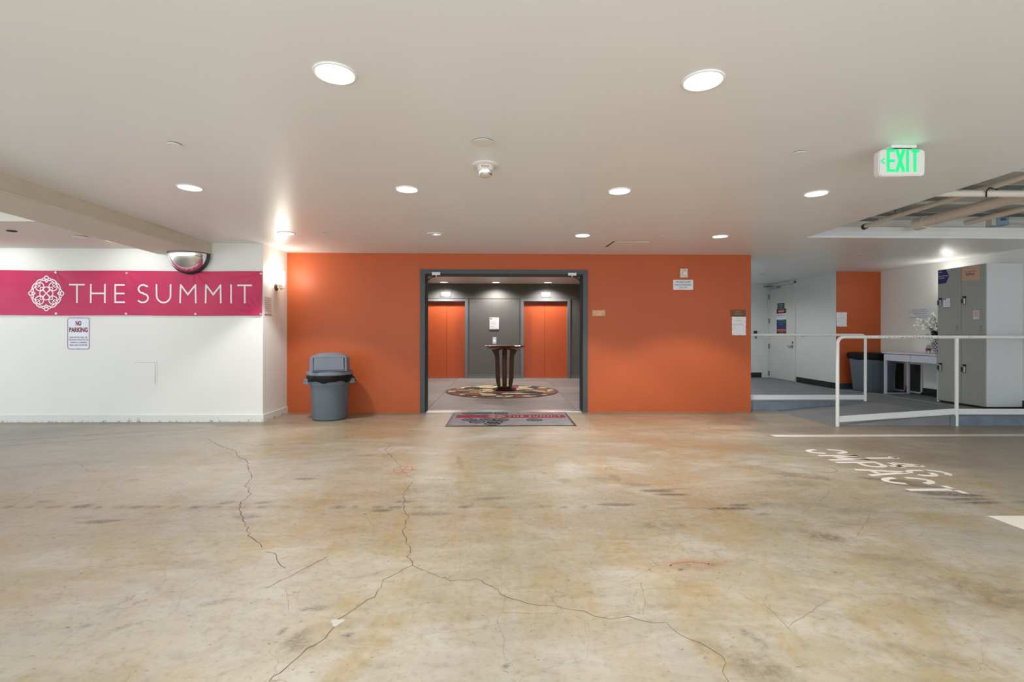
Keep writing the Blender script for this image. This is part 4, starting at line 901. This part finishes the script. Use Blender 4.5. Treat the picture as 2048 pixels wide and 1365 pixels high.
bm = B(); lathe(bm, [(.255, .0125), (.262, .02), (.262, .045), (.25, .052)], (tcx, tcy, 0), 8); obj('base', bm, M['woodblack'], t)
for x0, x1, lb in ((-1.706, -1.406, 'left'), (1.12, 1.401, 'right')):
    t = thing('floor_indicator', ((x0+x1)/2, LY-.012, 2.265), 'brushed metal floor indicator panel above the %s elevator' % lb, 'indicator', 'elevator indicators')
    bxo('panel', (x0, LY-.022, 2.268, x1, LY-.012, 2.41), M['alum'], t, bev=.003)
    bxo('display', (x0+.12, LY-.024, 2.31, x0+.19, LY-.0215, 2.37), M['signwhite'], t)
t = thing('framed_notice', (-.19, LY, 1.366), 'small white framed notice with pink header between the elevators', 'notice')
bxo('frame', (-.323, LY-.02, 1.366, -.057, LY, 1.70), M['pinkpaper'], t, bev=.003); bxo('sheet', (-.308, LY-.023, 1.39, -.072, LY-.019, 1.635), M['paper'], t)
for k in range(5): bxo('text_line', (-.29, LY-.0245, 1.60-.025*k, -.12-.02*(k % 3), LY-.0228, 1.606-.025*k), M['greyinkl'], t)
bxo('signature_line', (-.29, LY-.0245, 1.44, -.20, LY-.0228, 1.452), M['greyink'], t); bxo('header_mark', (-.31, LY-.0225, 1.65, -.25, LY-.0195, 1.685), M['redpaint'], t)
t = thing('call_button', (-.182, LY, .959), 'metal elevator call button plate under the framed notice', 'call button')
bxo('plate', (-.238, LY-.012, .962, -.126, LY, 1.155), M['alum'], t, bev=.003)
bm = B(); lathe(bm, [(.018, 0), (.016, -.008)], (-.182, LY-.012, 1.05), 16, 'y'); obj('button', bm, M['lampglow'], t)
t = thing('lobby_switch', (2.26, LY, 1.33), 'small pale switch on the grey lobby wall by the right jamb', 'switch'); bxo('plate', (2.235, LY-.012, 1.30, 2.285, LY, 1.42), M['device'], t, bev=.002); bxo('toggle', (2.255, LY-.018, 1.345, 2.265, LY-.011, 1.375), M['exitbody'], t)

# ================================================================== RAILS
def rail(name, loc, label, pts, r, posts, bars, chips):
    t = thing(name, loc, label, 'handrail', 'white ramp handrails')
    bm = B(); tube(bm, pts, r, 14); obj('top_rail', bm, M['railw'], t, True)
    for (x, y, z0, z1) in posts:
        bm = B(); tube(bm, [(x, y, z0), (x, y, z1)], r, 14); obj('post', bm, M['railw'], t, True)
    for b4 in bars:
        bm = B(); (xa, za, xb, zb2, y, hgt) = b4
        prism(bm, [(xa, za-hgt), (xb, zb2-hgt), (xb, zb2), (xa, za)], y-.006, y+.006, 'y'); bmesh.ops.recalc_face_normals(bm, faces=bm.faces[:]); obj('curb_bar', bm, M['curb'], t)
    for (cx, cz, w) in chips:
        bm = B(); lathe(bm, [(1, 0), (.8, .0012)], (0, 0, 0), 9, 'y')
        for v in bm.verts: v.co = Vector((cx+v.co.x*w, loc[1]-r*.93-v.co.y-.0008, cz+v.co.z*.0045))
        obj('paint_chip', bm, M['chip'], t)
    return t
Y2, rr2 = 6.498, .0225
crn = [(4.538+.09-.09*math.cos(math.radians(a)), Y2, 1.115+.09*math.sin(math.radians(a))) for a in range(0, 91, 10)]
random.seed(3)
chips = [(4.93, 1.203, .006), (4.97, 1.208, .006), (5.09, 1.206, .008), (5.12, 1.2, .006), (5.18, 1.199, .007), (5.22, 1.2, .008)]+[(5.25+.035*k+random.uniform(-.01, .01), 1.2+random.uniform(-.004, .004), random.uniform(.005, .016)) for k in range(17)]+[(5.90, 1.203, .009), (6.33, 1.204, .009), (6.37, 1.206, .006)]
rail('ramp_handrail', (4.538, Y2, 0), 'front white pipe handrail with chipped paint beside the ramp, nearer the camera', [(4.538, Y2, 0.0), (4.538, Y2, .6)]+crn+[(7.6, Y2, 1.205)], rr2, [(6.177, Y2, 0.0, 1.19)],
     [(4.55, .135, 6.155, .236, Y2, .08), (6.19, .232, 7.64, .228, Y2, .077)], chips)
Y1, x1p = 7.885, 5.97
crn = [(4.02+.07-.07*math.cos(math.radians(a)), Y1, 1.16+.07*math.sin(math.radians(a))) for a in range(0, 91, 15)]
crn2 = [(x1p-.07+.07*math.sin(math.radians(a)), Y1, 1.16+.07*math.cos(math.radians(a))) for a in range(0, 91, 15)]
rail('ramp_handrail', (4.02, Y1, 0), 'rear white pipe handrail starting at the orange wall corner', [(4.02, Y1, PZ), (4.02, Y1, .6)]+crn+crn2+[(x1p, Y1, .6), (x1p, Y1, .13)], .021, [],
     [(4.03, .25, x1p, .25, Y1, .078)], [(5.98, .62, .008), (5.975, .3, .006), (5.98, .29, .006)])

# ================================================================== CORRIDOR / ALCOVE THINGS
t = thing('card_reader', (6.45, 12.3, 1.19), 'small black card reader on the corridor end wall', 'card reader')
bxo('body', (6.42, 12.27, 1.20, 6.50, 12.3, 1.33), M['black'], t, bev=.004); bxo('conduit_end', (6.46, 12.28, 1.13, 6.485, 12.3, 1.20), M['strut'], t)
t = thing('light_switch', (6.79, 10.85, 1.15), 'pale double wall plate right of the corridor door', 'switch')
bxo('plate', (6.776, 10.79, 1.15, 6.79, 10.93, 1.27), M['corrw'], t, bev=.002); bxo('toggle', (6.772, 10.83, 1.185, 6.778, 10.85, 1.235), M['strut'], t); bxo('toggle', (6.772, 10.875, 1.185, 6.778, 10.895, 1.235), M['strut'], t)
# cord on the floor
hz = PZ+.012
pts = [(6.74, 11.15), (6.60, 10.7), (6.47, 10.3), (6.50, 9.9), (6.62, 9.45), (6.78, 9.15), (6.86, 8.88), (6.88, 8.45), (6.91, 8.02), (6.89, 7.45), (6.95, 6.95), (7.3, 6.75)]
sm = []
for i in range(len(pts)-1):
    p0, p1, p2, p3 = pts[max(i-1, 0)], pts[i], pts[i+1], pts[min(i+2, len(pts)-1)]
    for k in range(6):
        s = k/6; sm.append(tuple(.5*((2*p1[q])+(-p0[q]+p2[q])*s+(2*p0[q]-5*p1[q]+4*p2[q]-p3[q])*s*s+(-p0[q]+3*p1[q]-3*p2[q]+p3[q])*s**3) for q in (0, 1)))
bm = B(); ribbon(bm, sm, [.07 if i < 26 else .028 for i in range(len(sm))], lambda u, v: Vector((u, v, hz)))
ex2 = bmesh.ops.extrude_face_region(bm, geom=bm.faces[:]+bm.edges[:]+bm.verts[:])
for v in ex2['geom']:
    if isinstance(v, bmesh.types.BMVert): v.co.z -= .011
bmesh.ops.recalc_face_normals(bm, faces=bm.faces[:]); o = obj('flat_cord', bm, M['hose']); o['label'] = 'flat beige cord snaking over the grey walkway from the corridor door to the lockers'; o['category'] = 'cord'
# grey bin in the alcove
t = thing('rectangular_bin', (7.12, 9.28, PZ), 'rectangular grey bin with arched side panel and black liner against the alcove wall', 'bin')
bx0, bx1, by0, by1 = 6.86, 7.46, 9.06, 9.5
bm = B(); tp = [(bx0-.01, by0-.03), (bx1, by0-.03), (bx1, by1), (bx0-.01, by1)]; bo = [(bx0+.045, by0), (bx1-.05, by0), (bx1-.05, by1-.04), (bx0+.045, by1-.04)]
v1 = [bm.verts.new((x, y, PZ+.001)) for x, y in bo]; v2 = [bm.verts.new((x, y, .80)) for x, y in tp]
bm.faces.new(v1); bm.faces.new(v2)
for i in range(4): bm.faces.new((v1[i], v1[(i+1) % 4], v2[(i+1) % 4], v2[i]))
bmesh.ops.recalc_face_normals(bm, faces=bm.faces[:]); bmesh.ops.bevel(bm, geom=bm.edges[:], offset=.02, segments=3, affect='EDGES'); obj('body', bm, M['plastic_grey'], t, True)
arch = [(bx0+.15, PZ+.02), (bx1-.13, PZ+.02), (bx1-.09, .66)]+[(bx1-.09-(bx1-bx0-.22)*k/8, .66+.03*math.sin(PI*k/8)) for k in range(1, 8)]+[(bx0+.13, .66)]
bm = B(); prism(bm, arch, by0-.03, by0-.008, 'y')
for v in bm.verts: v.co.y -= .03*(v.co.z-PZ)/.65-.012
obj('arched_panel', bm, M['plastic_dark'], t)
bm = B(); box(bm, bx0-.03, by0-.05, .76, bx1+.02, by1+.02, .885, .02); 
bmesh.ops.subdivide_edges(bm, edges=bm.edges[:], cuts=3)
for v in bm.verts:
    v.co.z += .014*math.sin(v.co.x*31+v.co.y*17); v.co.x += .01*math.sin(v.co.z*90+v.co.y*20)
obj('liner', bm, M['bag'], t, True, label='black liner bunched over the rim')
# louvre panels on the right wall
for i, (y0, y1) in enumerate(((9.06, 9.345), (8.69, 9.018))):
    t = thing('louvre_panel', (7.65, (y0+y1)/2, .16), '%s white-framed louvred vent low on the wall under the desk' % ('left' if i == 0 else 'right'), 'vent', 'louvred vents under the desk')
    bm = B(); X_ = 7.62
    prism(bm, [(y0, .16), (y0, .72), (y1, .72), (y1, .16), (y1-.03, .16), (y1-.03, .69), (y0+.03, .69), (y0+.03, .16)], X_, 7.648, 'x'); box(bm, X_, y0, .16, 7.648, y1, .19)
    bmesh.ops.recalc_face_normals(bm, faces=bm.faces[:]); obj('frame', bm, M['corrw'], t)
    bxo('backing', (7.644, y0+.02, .17, 7.649, y1-.02, .71), M['darkvoid'], t)
    for k in range(24):
        z = .20+k*.0205
        bm = B(); prism(bm, [(X_+.004, z), (X_+.007, z+.001), (X_+.02, z+.011), (X_+.017, z+.010)], y0+.03, y1-.03, 'y') if False else None
        b5 = B(); vv = [b5.verts.new((x, y, zz)) for y in (y0+.03, y1-.03) for x, zz in ((X_+.003, z), (X_+.006, z-.0025), (X_+.021, z+.008), (X_+.018, z+.0105))]
        for f in ((0, 1, 2, 3), (7, 6, 5, 4), (0, 4, 5, 1), (1, 5, 6, 2), (2, 6, 7, 3), (3, 7, 4, 0)): b5.faces.new([vv[q] for q in f])
        obj('slat', b5, M['strut'], t)
# desk
t = thing('console_desk', (7.33, 8.34, PZ), 'narrow lilac-white console desk with two drawers beside the lockers', 'desk')
dx0, dx1, dy0, dy1 = 7.07, 7.60, 7.80, 8.88
bxo('desktop', (dx0-.015, dy0, .892, dx1, dy1+.03, .915), M['deskm'], t, bev=.002)
bxo('apron', (dx0+.012, dy0, .762, dx1-.02, dy1-.01, .885), M['deskm'], t)
for y0, y1 in ((dy0+.003, 8.292), (8.300, dy1)): bxo('drawer', (dx0, y0, .765, dx0+.014, y1, .878), M['deskm'], t, bev=.001)
for (x, y) in ((dx0+.002, dy1-.035), (dx1-.10, dy1-.035), (dx0+.06, dy0+.01), (dx1-.10, dy0+.01)): bxo('leg', (x, y, PZ, x+.035, y+.035, .765), M['deskm'], t)
for y in (dy1-.03, dy0+.012): bxo('foot_bar', (dx0+(.037 if y > 8 else .095), y, PZ+.002, dx1-.10, y+.025, PZ+.022), M['deskm'], t)
# vase and flowers
vx, vy, vz = 7.38, 8.07, .9165
t = thing('lattice_vase', (vx, vy, vz), 'white lattice vase of white blossoms half hidden behind the lockers', 'vase')
prof = [(.055, 0), (.06, .01), (.095, .07), (.118, .13), (.115, .17), (.09, .23), (.07, .255), (.072, .26)]
bm = B(); lathe(bm, prof, (vx, vy, vz), 28, cap=False); obj('body', bm, M['vasein'], t, True)
bm = B()
def pr(h):
    for (r0, h0), (r1, h1) in zip(prof, prof[1:]):
        if h0 <= h <= h1: return r0+(r1-r0)*(h-h0)/max(h1-h0, 1e-6)
    return prof[-1][0]
for s in (1, -1):
    for k in range(18):
        a0 = 2*PI*k/18
        tube(bm, [(vx+(pr(h)+.003)*math.cos(a0+s*h*6), vy+(pr(h)+.003)*math.sin(a0+s*h*6), vz+h) for h in [.006+i*.25/14 for i in range(15)]], .0045, 5)
obj('lattice', bm, M['vase'], t, True)
fl = obj('foliage', (lambda b: ([[b.faces.new([b.verts.new(c+Vector(q)) for q in ((0, 0, 0), (s*d.x+.02*d.y, s*d.y-.02*d.x, s*d.z), (2*s*d.x, 2*s*d.y, 2*s*d.z-.01), (s*d.x-.02*d.y, s*d.y+.02*d.x, s*d.z))]) for c, d, s in
     [(Vector((vx-.02+random.gauss(0, .07), vy+random.gauss(0, .07), vz+.31+random.gauss(0, .05))), Vector((random.uniform(-1, 1), random.uniform(-1, 1), random.uniform(-.3, .9))).normalized(), random.uniform(.025, .045))]] for _ in range(230)], b)[1])(B()), M['leaf'], t)
for k in range(26):
    ang = random.uniform(0, 2*PI); el = random.uniform(.5, 1.3); L0 = random.uniform(.22, .42)
    ex3 = Vector((math.cos(ang)*math.cos(el), math.sin(ang)*math.cos(el)*.8, math.sin(el)))
    if k < 5: ex3 = Vector((-.75, random.uniform(-.3, .3), .28+.12*k)).normalized(); L0 = .34+.03*k
    p0 = Vector((vx, vy, vz+.28)); tip = p0+ex3*L0
    bm = B(); tube(bm, [p0, (p0+tip)/2+Vector((0, 0, .02)), tip], .0025, 5); st = obj('stem', bm, M['leaf'], t)
    bm = B()
    for q in range(9):
        c = p0+ex3*L0*(.62+.05*q)+Vector((random.gauss(0, .02), random.gauss(0, .02), random.gauss(0, .02)))
        nrm = Vector((random.uniform(-1, .2), random.uniform(-1, .2), random.uniform(-.2, 1))).normalized(); u = nrm.orthogonal().normalized(); w_ = nrm.cross(u)
        for pt_ in range(5):
            a_ = 2*PI*pt_/5; dr = u*math.cos(a_)+w_*math.sin(a_); sd = nrm.cross(dr)
            bm.faces.new([bm.verts.new(x) for x in (c, c+dr*.015+sd*.010+nrm*.002, c+dr*.028+nrm*.005, c+dr*.015-sd*.010+nrm*.002)])
    obj('blossom', bm, M['petal'], st)
t = thing('glass_bottle', (7.24, 8.13, .915), 'small clear bottle with dark red band in front of the vase', 'bottle')
bm = B(); lathe(bm, [(.03, 0), (.034, .005), (.034, .09), (.02, .12), (.015, .15), (.017, .155)], (7.24, 8.13, .915), 20); obj('glass', bm, M['glass'], t, True)
bm = B(); lathe(bm, [(.035, .05), (.035, .085)], (7.24, 8.13, .915), 20, cap=False); obj('label_band', bm, M['redbottle'], t, True)
# wall sign over desk
t = thing('wall_sign', (7.65, 8.72, 1.56), 'wide white acrylic sign with small print on the wall behind the flowers', 'sign')
bxo('plate', (7.625, 8.45, 1.563, 7.632, 8.99, 1.715), M['signwhite'], t, bev=.002)
for s, z, w in (('NOTICE TO RESIDENTS', 1.69, .30), ('PLEASE KEEP THIS AREA CLEAR', 1.658, .38), ('PACKAGE PICK UP HERE', 1.622, .28), ('THANK YOU', 1.588, .2)): text(s, (7.6242, 8.74, z), .03, '-x', M['greyink'], t, width=w, height=.018)
for y in (8.47, 8.97):
    bm = B(); lathe(bm, [(.008, 0), (.008, -.03)], (7.65, y, 1.64), 10, 'x'); obj('standoff', bm, M['steel'], t)
# hidden sconce behind the lockers lighting the alcove
t = thing('wall_sconce', (7.65, 8.12, 2.0), 'lit cylinder sconce on the right wall hidden behind the lockers', 'wall lamp')
bm = B(); lathe(bm, [(.05, 1.95), (.054, 1.96), (.054, 2.13), (.046, 2.14)], (7.56, 8.1, 0), 24); obj('glass_shade', bm, M['sconceglow'], t, True)
bm = B(); lathe(bm, [(.05, 1.9), (.05, 1.95)], (7.56, 8.1, 0), 24); tube(bm, [(7.56, 8.1, 1.92), (7.649, 8.1, 1.92)], .012, 8); obj('holder', bm, M['device'], t, True)
lamp('POINT', (7.52, 8.1, 2.18), SCONCE_W*1.0, (1, .97, .92), t, shadow_soft_size=.07)
# lockers
lx0, lx1, ly0, ly1, lz0, lz1 = 7.09, 7.645, 7.0, 7.79, .178, 2.286
t = thing('locker_bank', (7.37, 7.4, PZ), 'tall grey two-column locker bank with keypad locks and stickers', 'locker')
bxo('plinth', (lx0+.03, ly0+.02, PZ, lx1-.02, ly1-.02, lz0), M['rubber'], t)
bxo('carcass', (lx0+.016, ly0, lz0, lx1, ly1, lz1), M['lockerside'], t, bev=.003)
zm = 1.235
for y0, y1 in ((ly0+.004, 7.379), (7.384, ly1-.002)):
    for z0, z1 in ((lz0+.003, zm-.002), (zm+.002, lz1-.003)):
        d = bxo('locker_door', (lx0, y0, z0, lx0+.016, y1, z1), M['locker'], t, bev=.0015)
        for q in (0, 1):
            if z0 > 1: bxo('vent_slot', (lx0-.0006, y0+.05+.03*q, zm+.05, lx0+.0004, y0+.058+.03*q, zm+.15), M['strut'], d)
        yl, zl = y1-.047, (1.70 if z0 > 1 else .655)
        bm = B(); box(bm, lx0-.028, yl-.028, zl, lx0, yl+.028, zl+.10, .008); lk = obj('keypad_lock', bm, M['lockm'], d)
        bxo('keypad', (lx0-.031, yl-.006, zl+.018, lx0-.0275, yl+.024, zl+.088), M['black'], lk); bxo('lock_head', (lx0-.012, yl-.03, zl+.10, lx0, yl+.02, zl+.128), M['black'], lk)
xs_ = lx0-.0015
t2 = thing('laundry_sticker', (lx0, 7.68, 2.055), 'navy arrow-shaped Dry Cleaning Laundry sticker on the far upper locker', 'sticker')
bm = B(); prism(bm, [(7.776, 2.055), (7.776, 2.275), (7.64, 2.275), (7.585, 2.167), (7.64, 2.06)], xs_-.0006, xs_+.001, 'x'); obj('sheet', bm, M['navy'], t2)
bm = B(); prism(bm, [(7.64, 2.06), (7.585, 2.167), (7.64, 2.275), (7.46, 2.275), (7.46, 2.06)], xs_, xs_+.001, 'x'); obj('pale_sheet', bm, M['locker'], t2)
text('ByNext', (xs_-.0012, 7.735, 2.245), .03, '-x', M['ink_white'], t2, width=.05, height=.014); text('Dry Cleaning', (xs_-.0012, 7.686, 2.178), .03, '-x', M['ink_white'], t2, width=.165, height=.02); text('Laundry', (xs_-.0012, 7.716, 2.145), .03, '-x', M['ink_white'], t2, width=.10, height=.018)
t2 = thing('locker_sticker', (lx0, 7.23, 2.055), 'peach rectangular sticker at the top of the near upper locker', 'sticker')
bm = B(); prism(bm, [(7.368, 2.062), (7.368, 2.268), (7.09, 2.268), (7.09, 2.055)], xs_-.0004, xs_+.001, 'x'); obj('sheet', bm, M['peach'], t2)
text('ByNext', (xs_-.0012, 7.235, 2.15), .05, '-x', M['navy'], t2, width=.14, height=.05); text('ON DEMAND LAUNDRY AND DRY CLEANING', (xs_-.0012, 7.23, 2.193), .02, '-x', M['navy'], t2, width=.18, height=.009)
t2 = thing('instruction_label', (lx0, 7.628, 1.663), 'small white instruction label beside the upper lock of the far locker', 'label'); bxo('sheet', (xs_-.0004, 7.571, 1.663, xs_+.001, 7.685, 1.813), M['signwhite'], t2)
bxo('bottom_band', (xs_-.0012, 7.571, 1.663, xs_-.0004, 7.685, 1.673), M['navy'], t2); bxo('header_mark', (xs_-.0012, 7.64, 1.795, xs_-.0004, 7.683, 1.81), M['blackink'], t2)
for k in range(6): bxo('text_line', (xs_-.0012, 7.585, 1.69+.018*k, xs_-.0004, 7.67-.01*(k % 2), 1.695+.018*k), M['greyink'], t2)
t2 = thing('clear_pocket', (lx0, 7.13, 1.451), 'clear plastic pocket holding a small paper card on the near locker', 'holder'); bxo('pocket', (xs_-.012, 7.064, 1.455, xs_+.001, 7.202, 1.615), M['locker'], t2, bev=.002)
bxo('card', (xs_-.014, 7.09, 1.47, xs_-.0122, 7.175, 1.60), M['pinkpaper'], t2)
for k in range(4): bxo('text_line', (xs_-.0148, 7.10, 1.575-.022*k, xs_-.0138, 7.165, 1.581-.022*k), M['redink'], t2)

# ================================================================== FLOOR MARKINGS AND CRACKS
CR = {
'A': [(-0.47, 2.62), (-0.52, 2.72), (-0.52, 2.83), (-0.61, 3.06), (-0.63, 3.34), (-0.71, 3.56), (-0.75, 3.87), (-0.73, 4.16), (-0.85, 4.35), (-0.98, 4.69), (-1.24, 5.25), (-1.21, 5.48)],
'B': [(-0.47, 2.62), (-0.53, 2.54), (-0.59, 2.47), (-0.58, 2.39), (-0.59, 2.31), (-0.64, 2.24), (-0.71, 2.12), (-0.71, 2.0), (-0.77, 1.89), (-0.8, 1.8), (-0.82, 1.75), (-0.85, 1.68)],
'C': [(-0.47, 2.62), (-0.39, 2.56), (-0.25, 2.45), (-0.13, 2.47), (-0.05, 2.4), (0.0, 2.32), (0.05, 2.28), (0.21, 2.22), (0.34, 2.18), (0.48, 2.11), (0.56, 2.13), (0.62, 2.09), (0.71, 2.08), (0.74, 1.99), (0.8, 1.94), (0.85, 1.86), (0.83, 1.8), (0.81, 1.72), (0.8, 1.65)],
'D': [(-3.47, 5.85), (-3.09, 5.45), (-2.79, 5.22), (-2.62, 4.95), (-2.46, 4.81), (-2.24, 4.42), (-2.11, 4.19), (-2.08, 4.05), (-1.92, 3.8), (-1.91, 3.63), (-1.85, 3.5), (-1.73, 3.33), (-1.6, 3.12), (-1.51, 3.0), (-1.38, 2.86)],
'D2': [(-1.33, 2.8), (-1.27, 2.78), (-1.2, 2.67), (-1.13, 2.6)],
'E': [(-2.46, 4.81), (-2.35, 4.88), (-2.22, 4.95)], 'F': [(-1.14, 2.4), (-1.08, 2.5), (-0.96, 2.73)], 'G': [(-4.08, 4.79), (-3.9, 4.65), (-3.67, 4.44)],
'H': [(-3.45, 3.5), (-3.55, 3.71), (-3.69, 4.01)], 'I': [(2.62, 3.84), (2.52, 3.72), (2.34, 3.55)], 'J': [(2.53, 3.3), (2.37, 3.13), (2.17, 2.94)], 'K': [(0.7, 2.42), (0.67, 2.26), (0.63, 2.14)],
'L': [(1.22, 2.04), (1.35, 2.13), (1.52, 2.24)], 'M': [(1.21, 2.01), (1.21, 2.11), (1.21, 2.23)], 'N': [(-1.04, 2.4), (-0.95, 2.21)], 'O': [(2.0, 3.05), (2.5, 3.18), (3.0, 3.22)], 'Q': [(-4.9, 5.1), (-4.3, 5.35), (-3.3, 6.3)]}
rc = random.Random(5)
def jag(pts, amp, n):
    out = []
    for (xa, ya), (xb, yb) in zip(pts, pts[1:]):
        l = math.hypot(xb-xa, yb-ya); k = max(2, int(l/n))
        for i in range(k):
            f = i/k; j = 0 if i == 0 else amp
            out.append((xa+(xb-xa)*f+rc.uniform(-j, j), ya+(yb-ya)*f+rc.uniform(-j, j)))
    return out+[pts[-1]]
for k, p in CR.items():
    big = k in 'ABCD'; pp = jag(p, .012 if big else .006, .035); w = {'A': .0034, 'B': .0032, 'C': .0024, 'D': .0042, 'D2': .003, 'F': .0035}.get(k, .0022)
    bm = B(); ribbon(bm, pp, [w*rc.uniform(.5, 1.4) for _ in pp], FL(.0009)); obj('crack', bm, M['crack' if big or k in ('F', 'D2') else 'crackl'], FLOOR)
bm = B(); ribbon(bm, [(3.31, 5.885), (6.9, 5.885)], .12, FL(.0010)); obj('parking_line', bm, M['linepaint'], FLOOR, label='long white painted line before the ramp')
bm = B(); prism(bm, [(3.314, 3.26), (4.2, 3.25), (4.2, 2.4), (3.314, 2.4)], .0006, .0012); obj('painted_bar', bm, M['stencil'], FLOOR, label='thick white painted bar at the right edge')
bm = B()
def sten(ch, xb, xt, yl_, yr_, w=.052):
    for st in GLY[ch]:
        p = [(xb+(xt-xb)*v, yl_+(yr_-yl_)*u) for u, v in st]; ribbon(bm, p, w, FL(.0011))
for ch, yc in (('O', 5.09), ('Mf', 4.83), ('P', 4.57), ('A', 4.31), ('C', 4.06), ('Tf', 3.82)): sten(ch, 3.235, 3.64, yc+.10, yc-.10)
obj('stencil_lettering', bm, M['stencil'], FLOOR, label='worn white COMPACT stencil lettering')
bm = B()
for ch, yc in (('1', 4.80), ('4', 4.55), ('6', 4.28)): sten(ch, 3.65, 3.98, yc+.10, yc-.10)
obj('stencil_number', bm, M['stencil'], FLOOR, label='white stencilled 146')
for (cx, cy, rx, ry, a0, a1, cross) in [(-.886, 4.472, .085, .11, -20, 330, 1), (1.15, 6.335, .14, .14, 0, 350, 1), (2.9, 6.37, .17, .13, 30, 300, 0), (1.07, 4.46, .11, .08, 20, 190, 0), (2.95, 4.44, .12, .12, -120, 110, 0), (1.02, 2.58, .12, .05, 10, 170, 0)]:
    bm = B(); ribbon(bm, jag(arc(cx, cy, rx, a0, a1, 20, ry), .006, .03), .008, FL(.0009))
    if cross: ribbon(bm, [(cx-rx*.1, cy-ry*.9), (cx+rx*.15, cy+ry*.9)], .010, FL(.0010)); ribbon(bm, [(cx-rx*.9, cy), (cx+rx*1.5, cy-.01)], .009, FL(.0012))
    obj('spray_mark', bm, M['redpaint'], FLOOR, label='faded red spray-painted circle')
bm = B(); lathe(bm, [(1, .001), (.9, .0016)], (-.70, 2.11, 0), 14, fn=lambda a, h: .026*(1+.3*math.sin(3*a)+.15*math.sin(7*a))); obj('spalled_patch', bm, M['chipw'], FLOOR, label='small pale chipped patch on the crack')
